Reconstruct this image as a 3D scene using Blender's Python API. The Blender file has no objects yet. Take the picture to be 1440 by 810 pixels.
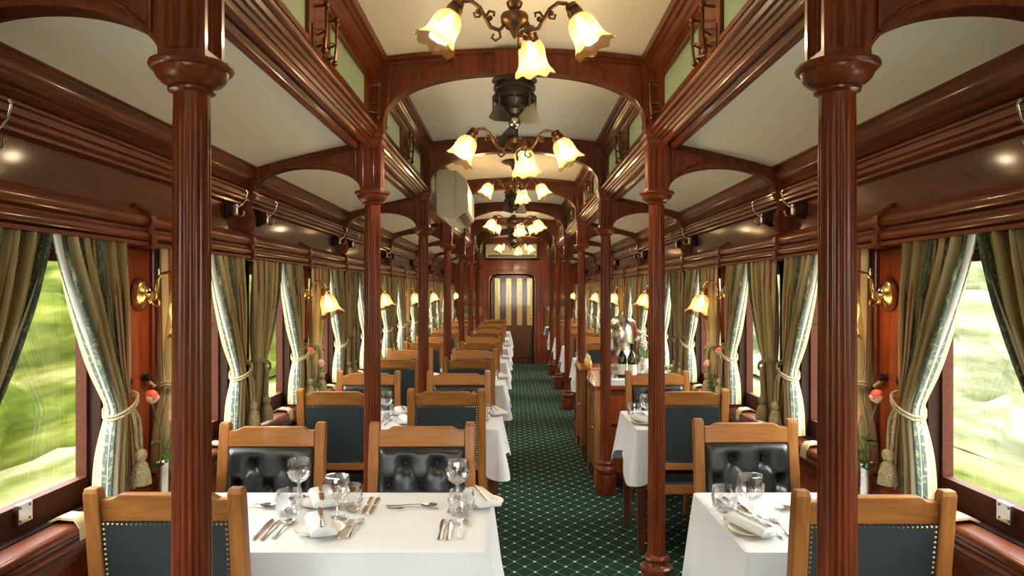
import bpy, math, random
from math import sin, cos, pi, sqrt, radians
from mathutils import Vector, Matrix
random.seed(7)
scn = bpy.context.scene
COL = scn.collection

# ------------------------------------------------------------------ camera
F = 1000.0                      # focal length in pixels of the 1440x810 frame
HC = 1.544                      # camera height
cam_d = bpy.data.cameras.new('camera')
cam = bpy.data.objects.new('camera', cam_d)
COL.objects.link(cam)
cam.location = (0, 0, HC)
cam.rotation_euler = (pi / 2, 0, 0)
cam_d.sensor_width = 36
cam_d.lens = 36 * F / 1440
cam_d.shift_x = -(723.5 - 720) / 1440
cam_d.shift_y = (411 - 405) / 1440
cam_d.clip_start = 0.05
cam_d.clip_end = 300
scn.camera = cam

# ------------------------------------------------------------------ world, exposure
LAMP_W = 7.0                   # pendant and fan bulbs (watt)
SCONCE_W = 3.6
SKY = 17.0
scn.view_settings.view_transform = 'Standard'
scn.view_settings.look = 'None'
scn.view_settings.gamma = 1
scn.view_settings.use_curve_mapping = False
scn.view_settings.exposure = 0.2
w = bpy.data.worlds.new('sky')
scn.world = w
w.use_nodes = True
wn = w.node_tree
wn.nodes['Background'].inputs[0].default_value = (0.98, 0.98, 0.95, 1)
wn.nodes['Background'].inputs[1].default_value = SKY

# ------------------------------------------------------------------ materials
MAT = {}
def nt(name):
    m = bpy.data.materials.new(name)
    m.use_nodes = True
    MAT[name] = m
    t = m.node_tree
    b = t.nodes['Principled BSDF']
    return m, t, b
def plain(name, col, rough=0.5, metal=0.0, coat=0.0, bump=0.0, bscale=60, spec=0.5, var=0.0):
    m, t, b = nt(name)
    b.inputs['Base Color'].default_value = (*col, 1)
    b.inputs['Roughness'].default_value = rough
    b.inputs['Metallic'].default_value = metal
    b.inputs['Coat Weight'].default_value = coat
    b.inputs['Coat Roughness'].default_value = 0.08
    b.inputs['Specular IOR Level'].default_value = spec
    if bump or var:
        tc = t.nodes.new('ShaderNodeTexCoord')
        n = t.nodes.new('ShaderNodeTexNoise')
        n.inputs['Scale'].default_value = bscale
        n.inputs['Detail'].default_value = 3
        t.links.new(tc.outputs['Object'], n.inputs['Vector'])
        if bump:
            bp = t.nodes.new('ShaderNodeBump')
            bp.inputs['Strength'].default_value = bump
            bp.inputs['Distance'].default_value = 0.01
            t.links.new(n.outputs['Fac'], bp.inputs['Height'])
            t.links.new(bp.outputs['Normal'], b.inputs['Normal'])
        if var:
            r = t.nodes.new('ShaderNodeValToRGB')
            r.color_ramp.elements[0].color = (*[c * (1 - var) for c in col], 1)
            r.color_ramp.elements[1].color = (*[min(1, c * (1 + var)) for c in col], 1)
            r.color_ramp.elements[0].position = .3
            r.color_ramp.elements[1].position = .7
            t.links.new(n.outputs['Fac'], r.inputs['Fac'])
            t.links.new(r.outputs['Color'], b.inputs['Base Color'])
    return m
def wood(name, dark, light, scale=(30, 30, 2.5), rough=0.28, coat=0.6):
    m, t, b = nt(name)
    tc = t.nodes.new('ShaderNodeTexCoord')
    mp = t.nodes.new('ShaderNodeMapping')
    mp.inputs['Scale'].default_value = scale
    n = t.nodes.new('ShaderNodeTexNoise')
    n.inputs['Scale'].default_value = 1.6
    n.inputs['Detail'].default_value = 6
    n.inputs['Distortion'].default_value = 0.6
    r = t.nodes.new('ShaderNodeValToRGB')
    r.color_ramp.elements[0].position = 0.32
    r.color_ramp.elements[0].color = (*dark, 1)
    r.color_ramp.elements[1].position = 0.72
    r.color_ramp.elements[1].color = (*light, 1)
    t.links.new(tc.outputs['Object'], mp.inputs['Vector'])
    t.links.new(mp.outputs['Vector'], n.inputs['Vector'])
    t.links.new(n.outputs['Fac'], r.inputs['Fac'])
    t.links.new(r.outputs['Color'], b.inputs['Base Color'])
    b.inputs['Roughness'].default_value = rough
    b.inputs['Coat Weight'].default_value = coat
    b.inputs['Coat Roughness'].default_value = 0.09
    b.inputs['Specular IOR Level'].default_value = 0.2
    return m
wood('mahogany', (0.085, 0.015, 0.005), (0.19, 0.040, 0.010), rough=.36, coat=.22)
wood('mahogany_long', (0.080, 0.015, 0.004), (0.19, 0.040, 0.010), (30, 2.0, 30), .40, .3)
wood('mahogany_dark', (0.052, 0.010, 0.003), (0.10, 0.021, 0.006), (30, 2.0, 30), .5, .14)
wood('mahogany_red', (0.15, 0.026, 0.009), (0.29, 0.062, 0.016), coat=.4)
wood('dark_frame', (0.014, 0.005, 0.003), (0.030, 0.010, 0.005), rough=.75, coat=0)
wood('sash_wood', (0.040, 0.009, 0.004), (0.075, 0.017, 0.006), (30, 2, 30), .7, .0)
wood('chair_oak', (0.21, 0.080, 0.019), (0.36, 0.150, 0.036), (26, 26, 3), 0.45, 0.08)
wood('chair_oak_rail', (0.21, 0.080, 0.019), (0.36, 0.150, 0.036), (3, 26, 26), 0.45, 0.08)
wood('door_wood', (0.075, 0.025, 0.009), (0.13, 0.048, 0.016))
plain('cream', (0.82, 0.815, 0.69), 0.75)
plain('leather', (0.014, 0.017, 0.018), 0.28, bump=0.12, bscale=220)
plain('leather_back', (0.016, 0.026, 0.027), 0.55, bump=0.2, bscale=300)
plain('brass', (0.78, 0.55, 0.22), 0.22, 1.0)
plain('nail_brass', (0.62, 0.45, 0.22), 0.3, 1.0)
plain('bronze', (0.14, 0.075, 0.035), 0.38, 0.8, var=0.3, bscale=40)
plain('black_metal', (0.03, 0.026, 0.022), 0.35, 0.6)
plain('blade_metal', (0.07, 0.07, 0.055), 0.35, 1.0)
plain('steel', (0.62, 0.60, 0.55), 0.22, 1.0)
plain('silver', (0.88, 0.86, 0.82), 0.22, 1.0)
plain('linen', (0.62, 0.63, 0.64), 0.8, bump=0.15, bscale=500)
plain('porcelain', (0.86, 0.83, 0.76), 0.2, coat=0.4)
plain('strap', (0.52, 0.40, 0.24), 0.6)
plain('rope', (0.36, 0.30, 0.16), 0.7, bump=0.6, bscale=180, var=0.35)
plain('lining', (0.62, 0.62, 0.58), 0.8)
plain('ac_plastic', (0.62, 0.60, 0.46), 0.45)
plain('ac_dark', (0.10, 0.10, 0.085), 0.5)
plain('leaf', (0.05, 0.14, 0.03), 0.45, var=0.35, bscale=30)
plain('stem', (0.10, 0.20, 0.05), 0.5)
plain('rose_red', (0.75, 0.10, 0.06), 0.5, var=0.3, bscale=60)
plain('rose_cream', (0.80, 0.62, 0.42), 0.5)
plain('flower_pink', (0.80, 0.42, 0.40), 0.5, var=0.25, bscale=50)
plain('bottle_green', (0.020, 0.030, 0.008), 0.08, coat=0.6)
plain('bottle_label', (0.75, 0.72, 0.62), 0.6)
plain('wax_paper', (0.85, 0.80, 0.68), 0.5)
plain('gilt', (0.65, 0.45, 0.16), 0.35, 0.9, var=0.3, bscale=90)
plain('mirror', (0.55, 0.60, 0.62), 0.04, 1.0)
plain('vestibule', (0.50, 0.36, 0.14), 0.6)
plain('tablewood', (0.10, 0.03, 0.012), 0.35, coat=0.4)

def carpet():
    m, t, b = nt('carpet')
    L = t.links
    tc = t.nodes.new('ShaderNodeTexCoord')
    sx = t.nodes.new('ShaderNodeSeparateXYZ')
    L.new(tc.outputs['Object'], sx.inputs[0])
    def math_(op, a, bb=None, c=None):
        n = t.nodes.new('ShaderNodeMath'); n.operation = op
        for i, v in enumerate((a, bb, c)):
            if v is None: continue
            if isinstance(v, (int, float)): n.inputs[i].default_value = v
            else: L.new(v, n.inputs[i])
        return n.outputs[0]
    U = math_('MULTIPLY', sx.outputs['X'], 1 / 0.1155)
    V = math_('MULTIPLY', sx.outputs['Y'], 1 / 0.151)
    A = math_('ADD', U, V); B = math_('SUBTRACT', U, V)
    fa = math_('ABSOLUTE', math_('SUBTRACT', math_('FRACT', A), 0.5))
    fb = math_('ABSOLUTE', math_('SUBTRACT', math_('FRACT', B), 0.5))
    la = math_('GREATER_THAN', fa, 0.472)
    lb = math_('GREATER_THAN', fb, 0.472)
    # dotted threads
    da = math_('GREATER_THAN', math_('FRACT', math_('MULTIPLY', B, 9)), 0.4)
    db = math_('GREATER_THAN', math_('FRACT', math_('MULTIPLY', A, 9)), 0.4)
    line = math_('MAXIMUM', math_('MULTIPLY', la, da), math_('MULTIPLY', lb, db))
    dot = math_('MULTIPLY', math_('GREATER_THAN', fa, 0.415), math_('GREATER_THAN', fb, 0.415))
    n = t.nodes.new('ShaderNodeTexNoise'); n.inputs['Scale'].default_value = 350
    L.new(tc.outputs['Object'], n.inputs['Vector'])
    r = t.nodes.new('ShaderNodeValToRGB')
    r.color_ramp.elements[0].color = (0.005, 0.024, 0.019, 1)
    r.color_ramp.elements[1].color = (0.018, 0.064, 0.050, 1)
    L.new(n.outputs['Fac'], r.inputs['Fac'])
    m1 = t.nodes.new('ShaderNodeMix'); m1.data_type = 'RGBA'
    L.new(line, m1.inputs[0]); L.new(r.outputs['Color'], m1.inputs[6]); m1.inputs[7].default_value = (0.26, 0.28, 0.15, 1)
    m2 = t.nodes.new('ShaderNodeMix'); m2.data_type = 'RGBA'
    L.new(dot, m2.inputs[0]); L.new(m1.outputs[2], m2.inputs[6]); m2.inputs[7].default_value = (0.75, 0.73, 0.55, 1)
    L.new(m2.outputs[2], b.inputs['Base Color'])
    b.inputs['Roughness'].default_value = 0.95
    b.inputs['Specular IOR Level'].default_value = 0.1
    bp = t.nodes.new('ShaderNodeBump'); bp.inputs['Strength'].default_value = 0.3; bp.inputs['Distance'].default_value = 0.005
    L.new(n.outputs['Fac'], bp.inputs['Height']); L.new(bp.outputs['Normal'], b.inputs['Normal'])
carpet()

def curtain_mat():
    m, t, b = nt('curtain')
    L = t.links
    uv = t.nodes.new('ShaderNodeUVMap')
    s = t.nodes.new('ShaderNodeSeparateXYZ'); L.new(uv.outputs[0], s.inputs[0])
    fr = t.nodes.new('ShaderNodeMath'); fr.operation = 'FRACT'
    mu = t.nodes.new('ShaderNodeMath'); mu.operation = 'MULTIPLY'; mu.inputs[1].default_value = 4.0
    L.new(s.outputs['X'], mu.inputs[0]); L.new(mu.outputs[0], fr.inputs[0])
    r = t.nodes.new('ShaderNodeValToRGB'); cr = r.color_ramp; cr.interpolation = 'CONSTANT'
    GOLD = (0.36, 0.275, 0.11, 1); PALE = (0.52, 0.44, 0.25, 1); RED = (0.22, 0.030, 0.022, 1)
    cr.elements[0].position = 0; cr.elements[0].color = (0.052, 0.088, 0.060, 1)
    cr.elements[1].position = 0.32; cr.elements[1].color = PALE
    for p, c in ((0.35, GOLD), (0.60, RED), (0.635, PALE), (0.75, GOLD), (0.95, RED), (0.98, PALE)):
        e = cr.elements.new(p); e.color = c
    L.new(fr.outputs[0], r.inputs['Fac'])
    mp = t.nodes.new('ShaderNodeMapping'); mp.inputs['Scale'].default_value = (70, 38, 1)
    L.new(uv.outputs[0], mp.inputs['Vector'])
    v = t.nodes.new('ShaderNodeTexNoise'); v.inputs['Scale'].default_value = 1.0; v.inputs['Detail'].default_value = 1.5; v.inputs['Distortion'].default_value = 1.6
    L.new(mp.outputs[0], v.inputs['Vector'])
    g = t.nodes.new('ShaderNodeMath'); g.operation = 'GREATER_THAN'; g.inputs[1].default_value = 0.56
    L.new(v.outputs['Fac'], g.inputs[0])
    # damask only shows on the green stripe
    st = t.nodes.new('ShaderNodeMath'); st.operation = 'LESS_THAN'; st.inputs[1].default_value = 0.32
    L.new(fr.outputs[0], st.inputs[0])
    k = t.nodes.new('ShaderNodeMath'); k.operation = 'MULTIPLY'; L.new(g.outputs[0], k.inputs[0]); L.new(st.outputs[0], k.inputs[1])
    mx = t.nodes.new('ShaderNodeMix'); mx.data_type = 'RGBA'
    L.new(k.outputs[0], mx.inputs[0]); L.new(r.outputs['Color'], mx.inputs[6]); mx.inputs[7].default_value = (0.24, 0.24, 0.13, 1)
    L.new(mx.outputs[2], b.inputs['Base Color'])
    b.inputs['Roughness'].default_value = 0.55
    b.inputs['Sheen Weight'].default_value = 0.3
curtain_mat()

def thin_glass(name, tint=(0.97, 0.98, 0.97), gloss=0.06):
    m = bpy.data.materials.new(name); m.use_nodes = True; MAT[name] = m
    t = m.node_tree; t.nodes.clear()
    o = t.nodes.new('ShaderNodeOutputMaterial'); mx = t.nodes.new('ShaderNodeMixShader')
    a = t.nodes.new('ShaderNodeBsdfTransparent'); a.inputs[0].default_value = (*tint, 1)
    g = t.nodes.new('ShaderNodeBsdfGlossy'); g.inputs['Roughness'].default_value = 0.02
    mx.inputs[0].default_value = gloss
    t.links.new(a.outputs[0], mx.inputs[1]); t.links.new(g.outputs[0], mx.inputs[2]); t.links.new(mx.outputs[0], o.inputs[0])
thin_glass('window_glass')
thin_glass('door_glass', (0.95, 0.95, 0.90), 0.012)

def crystal():
    m = bpy.data.materials.new('crystal'); m.use_nodes = True; MAT['crystal'] = m
    t = m.node_tree; t.nodes.clear()
    o = t.nodes.new('ShaderNodeOutputMaterial'); mx = t.nodes.new('ShaderNodeMixShader')
    a = t.nodes.new('ShaderNodeBsdfTransparent'); a.inputs[0].default_value = (0.96, 0.97, 0.97, 1)
    g = t.nodes.new('ShaderNodeBsdfGlossy'); g.inputs['Roughness'].default_value = 0.06; g.inputs[0].default_value = (0.97, 0.98, 0.98, 1)
    lw = t.nodes.new('ShaderNodeLayerWeight'); lw.inputs['Blend'].default_value = 0.35
    mr = t.nodes.new('ShaderNodeMapRange'); mr.inputs[3].default_value = 0.07; mr.inputs[4].default_value = 0.85
    t.links.new(lw.outputs['Facing'], mr.inputs[0]); t.links.new(mr.outputs[0], mx.inputs[0])
    a.inputs[0].default_value = (0.985, 0.99, 0.99, 1)
    t.links.new(a.outputs[0], mx.inputs[1]); t.links.new(g.outputs[0], mx.inputs[2]); t.links.new(mx.outputs[0], o.inputs[0])
crystal()

def shade_mat():
    m = bpy.data.materials.new('amber_glass'); m.use_nodes = True; MAT['amber_glass'] = m
    t = m.node_tree; t.nodes.clear()
    o = t.nodes.new('ShaderNodeOutputMaterial')
    tr = t.nodes.new('ShaderNodeBsdfTranslucent'); tr.inputs[0].default_value = (0.23, 0.140, 0.055, 1)
    tp = t.nodes.new('ShaderNodeBsdfTransparent'); tp.inputs[0].default_value = (1.0, 0.86, 0.62, 1)
    gl = t.nodes.new('ShaderNodeBsdfGlossy'); gl.inputs['Roughness'].default_value = 0.15
    m1 = t.nodes.new('ShaderNodeMixShader'); m1.inputs[0].default_value = 0.30
    m2 = t.nodes.new('ShaderNodeMixShader'); m2.inputs[0].default_value = 0.06
    t.links.new(tr.outputs[0], m1.inputs[1]); t.links.new(tp.outputs[0], m1.inputs[2])
    t.links.new(m1.outputs[0], m2.inputs[1]); t.links.new(gl.outputs[0], m2.inputs[2]); t.links.new(m2.outputs[0], o.inputs[0])
shade_mat()
def frost():
    m = bpy.data.materials.new('frosted_glass'); m.use_nodes = True; MAT['frosted_glass'] = m
    t = m.node_tree; t.nodes.clear()
    o = t.nodes.new('ShaderNodeOutputMaterial')
    tr = t.nodes.new('ShaderNodeBsdfTranslucent'); tr.inputs[0].default_value = (0.22, 0.24, 0.16, 1)
    df = t.nodes.new('ShaderNodeBsdfPrincipled'); df.inputs['Base Color'].default_value = (0.34, 0.36, 0.24, 1); df.inputs['Roughness'].default_value = .3
    m1 = t.nodes.new('ShaderNodeMixShader'); m1.inputs[0].default_value = 0.5
    t.links.new(tr.outputs[0], m1.inputs[1]); t.links.new(df.outputs[0], m1.inputs[2]); t.links.new(m1.outputs[0], o.inputs[0])
frost()
def emit(name, col, s):
    m = bpy.data.materials.new(name); m.use_nodes = True; MAT[name] = m
    t = m.node_tree; t.nodes.clear()
    o = t.nodes.new('ShaderNodeOutputMaterial'); e = t.nodes.new('ShaderNodeEmission')
    e.inputs[0].default_value = (*col, 1); e.inputs[1].default_value = s
    t.links.new(e.outputs[0], o.inputs[0])
emit('bulb', (1.0, 0.84, 0.55), 9)
def outdoors(name, cols, sc, detail=4):
    m, t, b = nt(name)
    tc = t.nodes.new('ShaderNodeTexCoord'); mp = t.nodes.new('ShaderNodeMapping'); mp.inputs['Scale'].default_value = sc
    n = t.nodes.new('ShaderNodeTexNoise'); n.inputs['Scale'].default_value = 1; n.inputs['Detail'].default_value = detail; n.inputs['Roughness'].default_value = .6
    r = t.nodes.new('ShaderNodeValToRGB'); cr = r.color_ramp
    cr.elements[0].position = cols[0][0]; cr.elements[0].color = (*cols[0][1], 1)
    cr.elements[1].position = cols[-1][0]; cr.elements[1].color = (*cols[-1][1], 1)
    for p, c in cols[1:-1]:
        e = cr.elements.new(p); e.color = (*c, 1)
    t.links.new(tc.outputs['Object'], mp.inputs[0]); t.links.new(mp.outputs[0], n.inputs['Vector'])
    t.links.new(n.outputs['Fac'], r.inputs['Fac']); t.links.new(r.outputs['Color'], b.inputs['Base Color'])
    b.inputs['Roughness'].default_value = 1; b.inputs['Specular IOR Level'].default_value = 0
outdoors('bank_green', [(0.30, (0.012, 0.020, 0.003)), (0.45, (0.030, 0.040, 0.006)), (0.57, (0.058, 0.066, 0.012)), (0.70, (0.13, 0.13, 0.05))], (1.6, 0.22, 3.2))
outdoors('bank_sunlit', [(0.30, (0.022, 0.032, 0.012)), (0.45, (0.070, 0.082, 0.040)), (0.56, (0.13, 0.138, 0.085)), (0.68, (0.24, 0.24, 0.19))], (1.6, 0.22, 3.2))  # right bank: same bushes, sunlight painted in as paler colours
outdoors('verge', [(0.34, (0.030, 0.042, 0.008)), (0.44, (0.070, 0.075, 0.026)), (0.54, (0.11, 0.105, 0.06)), (0.64, (0.15, 0.14, 0.10))], (2.2, 0.25, 1), 5)
outdoors('ballast', [(0.35, (0.42, 0.40, 0.36)), (0.65, (0.72, 0.70, 0.64))], (6, 6, 6))

# ------------------------------------------------------------------ mesh helper
class MB:
    def __init__(s): s.v = []; s.f = []; s.uv = None
    def box(s, x0, x1, y0, y1, z0, z1):
        n = len(s.v)
        s.v += [(x, y, z) for z in (z0, z1) for y in (y0, y1) for x in (x0, x1)]
        s.f += [tuple(n + i for i in q) for q in ((0, 2, 3, 1), (4, 5, 7, 6), (0, 1, 5, 4), (2, 6, 7, 3), (0, 4, 6, 2), (1, 3, 7, 5))]
        return s
    def obox(s, mat, hx, hy, hz):
        n = len(s.v)
        s.v += [tuple(mat @ Vector((x, y, z))) for z in (-hz, hz) for y in (-hy, hy) for x in (-hx, hx)]
        s.f += [tuple(n + i for i in q) for q in ((0, 2, 3, 1), (4, 5, 7, 6), (0, 1, 5, 4), (2, 6, 7, 3), (0, 4, 6, 2), (1, 3, 7, 5))]
        return s
    def grid(s, rows, closed=False, cap0=False, cap1=False):
        n = len(s.v); R = len(rows); K = len(rows[0])
        for r in rows: s.v += [tuple(p) for p in r]
        for i in range(R - 1):
            for j in range(K if closed else K - 1):
                a = n + i * K + j; b = n + i * K + (j + 1) % K
                s.f.append((a, b, b + K, a + K))
        if cap0: s.f.append(tuple(n + j for j in reversed(range(K))))
        if cap1: s.f.append(tuple(n + (R - 1) * K + j for j in range(K)))
        return s
    def lathe(s, prof, seg=20, c=(0, 0, 0), M=None, rad=None, cap0=True, cap1=True):
        rows = []
        for i, (r, z) in enumerate(prof):
            row = []
            for j in range(seg):
                a = 2 * pi * j / seg
                rr = rad(r, i, j, a) if rad else r
                p = Vector((rr * cos(a), rr * sin(a), z))
                if M is not None: p = M @ p
                row.append((p.x + c[0], p.y + c[1], p.z + c[2]))
            rows.append(row)
        return s.grid(rows, True, cap0, cap1)
    def tube(s, pts, r, seg=8):
        pts = [Vector(p) for p in pts]; rows = []
        up = Vector((0.13, 0.31, 0.94))
        for i, p in enumerate(pts):
            d = (pts[min(i + 1, len(pts) - 1)] - pts[max(i - 1, 0)]).normalized()
            a = d.cross(up)
            if a.length < 1e-4: a = d.cross(Vector((1, 0, 0)))
            a.normalize(); b = d.cross(a); rr = r[i] if isinstance(r, (list, tuple)) else r
            rows.append([p + (a * cos(2 * pi * j / seg) + b * sin(2 * pi * j / seg)) * rr for j in range(seg)])
        return s.grid(rows, True, True, True)
    def prism_y(s, prof, y0, y1, sx=1, closed=False):
        rows = [[(sx * x, y0, z) for x, z in prof], [(sx * x, y1, z) for x, z in prof]]
        return s.grid(rows, closed, closed, closed)
    def prism(s, poly, axis, a0, a1):
        """closed polygon of 2D points extruded along axis x or y (other two coords in order)"""
        def P(p, a): return (a, p[0], p[1]) if axis == 'x' else ((p[0], a, p[1]) if axis == 'y' else (p[0], p[1], a))
        return s.grid([[P(p, a0) for p in poly], [P(p, a1) for p in poly]], True, True, True)
    def strip_y(s, A, B, y0, y1):
        """slab between two matched 2D (x,z) contours A and B, thickness y0..y1"""
        n = len(A)
        for y, flip in ((y0, 0), (y1, 1)):
            s.grid([[(a[0], y, a[1]) for a in A], [(b[0], y, b[1]) for b in B]])
        s.grid([[(a[0], y0, a[1]) for a in A], [(a[0], y1, a[1]) for a in A]])
        s.grid([[(a[0], y0, a[1]) for a in B], [(a[0], y1, a[1]) for a in B]])
        for e in (0, -1):
            s.grid([[(A[e][0], y0, A[e][1]), (B[e][0], y0, B[e][1])], [(A[e][0], y1, A[e][1]), (B[e][0], y1, B[e][1])]])
        return s
    def sphere(s, c, r, seg=10, rings=6, sc=(1, 1, 1)):
        rows = []
        for i in range(rings + 1):
            th = pi * i / rings
            rows.append([(c[0] + sc[0] * r * max(sin(th), .001) * cos(2 * pi * j / seg), c[1] + sc[1] * r * max(sin(th), .001) * sin(2 * pi * j / seg), c[2] + sc[2] * r * cos(th)) for j in range(seg)])
        return s.grid(rows, True)
    def mesh(s, name, mat, smooth=False, bevel=0):
        me = bpy.data.meshes.new(name)
        me.from_pydata(s.v, [], s.f); me.update()
        import bmesh
        bm = bmesh.new(); bm.from_mesh(me)
        bmesh.ops.recalc_face_normals(bm, faces=bm.faces)
        bm.to_mesh(me); bm.free()
        if s.uv:
            l = me.uv_layers.new(name='UVMap')
            for li, lp in enumerate(me.loops): l.data[li].uv = s.uv[lp.vertex_index]
        me.materials.append(MAT[mat])
        if smooth:
            me.polygons.foreach_set('use_smooth', [True] * len(me.polygons))
            if smooth != 'all':
                me.set_sharp_from_angle(angle=radians(smooth if smooth is not True else 40))
        return me
    def build(s, name, mat, parent=None, smooth=False, bevel=0, loc=None):
        o = bpy.data.objects.new(name, s.mesh(name, mat, smooth))
        COL.objects.link(o)
        if parent is not None: o.parent = parent
        if loc is not None: o.location = loc
        if bevel:
            md = o.modifiers.new('bevel', 'BEVEL'); md.width = bevel; md.segments = 2; md.limit_method = 'ANGLE'
        return o
def tag(o, label, cat, group=None):
    o['label'] = label; o['category'] = cat
    if group: o['group'] = group
    return o
def thing(name, label=None, cat=None, loc=(0, 0, 0), rz=0, group=None):
    o = bpy.data.objects.new(name, None); COL.objects.link(o)
    o.empty_display_size = 0.05
    o.location = loc; o.rotation_euler = (0, 0, rz)
    if label: tag(o, label, cat, group)
    return o
def copy_tree(o, parent=None):
    c = o.copy(); COL.objects.link(c); c.parent = parent
    for ch in list(o.children): copy_tree(ch, c)
    return c
_used = {}
def place(proto, loc, rz=0, label=None, cat=None, group=None, scale=None):
    if proto.name not in _used:
        _used[proto.name] = True; o = proto
    else: o = copy_tree(proto)
    o.location = loc; o.rotation_euler = (0, 0, rz)
    if scale: o.scale = scale
    if label: tag(o, label, cat, group)
    return o
def struct(o, label=None):
    o['kind'] = 'structure'
    if label: o['label'] = label
    return o
ORD = ['nearest', 'second', 'third', 'fourth', 'fifth', 'sixth', 'seventh', 'eighth', 'ninth', 'tenth', 'eleventh', 'twelfth', 'thirteenth', 'fourteenth']
def nth(k): return 'nearest the camera' if k == 0 else ORD[k] + ' from the camera'
SIDE = {-1: 'left', 1: 'right'}

S = 1.96
C0 = 1.543
def C(k): return C0 + S * k
YB = -2.45                      # back of the car, behind the camera
YE = 15.33                      # far end wall
NB = 7
def mid(k): return C(k) + S / 2
BAYS = list(range(-2, NB))
WIN = [(0.12, 0.81), (1.15, 1.84)]
WX = 1.37                       # wall face
GX = 1.42                       # glass plane

# ------------------------------------------------------------------ floor, ceilings
fl = MB().box(-1.55, 1.55, YB - .1, YE + 3.2, -0.06, 0.0).build('floor', 'carpet')
struct(fl, 'dark green carpet with cream dotted diamond lattice')
arc = lambda x: 2.735 - 0.047 * (x / 0.67) ** 2
m = MB()
xs = [-.74 + 1.48 * i / 24 for i in range(25)]
m.prism_y([(x, arc(x)) for x in xs], YB, YE + 3)
m.prism_y([(x, arc(x) + .03) for x in xs], YB, YE + 3)
struct(m.build('ceiling', 'cream', smooth=True), 'cream painted clerestory ceiling of the dining car')
def sideceil(x):                # height of the low side ceiling at |x|
    u = (x - .78) / (1.27 - .78)
    return 2.272 - 0.118 * u - 0.022 * u * (u - 1) * -1 * -1
for s in (-1, 1):
    m = MB()
    xs = [.76 + .80 * i / 14 for i in range(15)]
    m.prism_y([(x, sideceil(x)) for x in xs], YB, YE + 3, s)
    m.prism_y([(x, sideceil(x) + .03) for x in xs], YB, YE + 3, s)
    struct(m.build('ceiling_' + SIDE[s], 'cream', smooth=True), 'cream low side ceiling above the %s hand windows' % SIDE[s])

# ------------------------------------------------------------------ side walls
def win_ranges():
    return [(C(k) + a, C(k) + b) for k in BAYS for a, b in WIN]
WR = win_ranges()
ZS0, ZS1 = 0.845, 1.72
for s in (-1, 1):
    m = MB()
    def bx(x0, x1, y0, y1, z0, z1): m.box(min(s * x0, s * x1), max(s * x0, s * x1), y0, y1, z0, z1)
    bx(WX, 1.445, YB - .1, YE + 3, 0, ZS0)
    bx(WX, 1.445, YB - .1, YE + 3, ZS1, 2.2)
    edges = [YB - .1] + [e for r in WR for e in r] + [YE + 3]
    for i in range(0, len(edges), 2): bx(WX, 1.445, edges[i], edges[i + 1], ZS0, ZS1)
    wall = struct(m.build('wall_' + SIDE[s], 'mahogany_red'), 'polished red mahogany side wall on the %s' % SIDE[s])
    # raised panels: pier behind each sconce, narrow pier at each column, wainscot under the ledge
    for k in range(0, NB):
        m = MB().box(-.012, .012, -.118, .118, ZS0 + .02, ZS1 - .02)
        p = m.build('panel', 'mahogany_red', wall, bevel=.006, loc=(s * (WX - .004), C(k) + .98, 0))
        for dy in (-.145, .145):
            MB().box(-.02, .02, -.016, .016, ZS0 + .02, ZS1).build('stile', 'mahogany', wall, bevel=.006, loc=(s * (WX - .006), C(k) + .98 + dy, 0))
        MB().box(-.015, .015, -.07, .07, ZS0 + .02, ZS1).build('panel', 'mahogany', wall, bevel=.006, loc=(s * (WX - .005), C(k), 0))
        for dy in (.49, 1.47):
            MB().box(-.012, .012, -.42, .42, .14, .62).build('panel', 'mahogany_red', wall, bevel=.008, loc=(s * (WX - .004), C(k) + dy, 0))
    bb = MB().prism_y([(WX, 0), (WX - .02, 0), (WX - .02, .09), (WX - .012, .11), (WX, .11)], YB, YE, s, True)
    struct(bb.build('baseboard_' + SIDE[s], 'dark_frame'))

TR = [0]
def trim(m, mat='mahogany_long', smooth=35, label=None):
    TR[0] += 1
    return struct(m.build('trim_%d' % TR[0], mat, smooth=smooth), label)
def arcpts(cx, cz, r, a0, a1, n=7, rz=None):
    rz = r if rz is None else rz
    return [(cx + r * cos(radians(a0 + (a1 - a0) * i / n)), cz + rz * sin(radians(a0 + (a1 - a0) * i / n))) for i in range(n + 1)]
UP = [(1.40, 2.19), (1.258, 2.162), (1.256, 2.152), (1.266, 2.148)] + arcpts(1.292, 2.120, .030, 150, 250, 7) + \
     [(1.290, 2.088)] + arcpts(1.262, 2.088, .045, 0, -62, 5)[1:] + [(1.306, 2.046), (1.298, 2.043), (1.298, 2.034), (1.306, 2.030), (1.306, 2.020), (1.298, 2.017), (1.298, 2.008), (1.304, 2.004)] + \
     arcpts(1.302, 1.992, .009, 80, 280, 5) + [(1.318, 1.978), (1.318, 1.968), (1.345, 1.960), (1.40, 1.96)]
LO = [(1.40, 1.838), (1.335, 1.838), (1.33, 1.832), (1.322, 1.832), (1.318, 1.826), (1.312, 1.824)] + arcpts(1.312, 1.797, .024, 95, 265, 8) + \
     [(1.308, 1.770), (1.300, 1.768), (1.300, 1.762)] + arcpts(1.304, 1.742, .018, 100, 260, 7) + [(1.292, 1.722), (1.286, 1.720), (1.286, 1.708), (1.40, 1.706)]
LEDGE = [(1.40, .862), (1.30, .858)] + arcpts(1.302, .840, .018, 95, 265, 6) + [(1.312, .818), (1.312, .806)] + arcpts(1.322, .790, .016, 120, 270, 5) + [(1.33, .772), (1.33, .75), (1.345, .745), (1.345, .72), (1.40, .72)]
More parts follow.
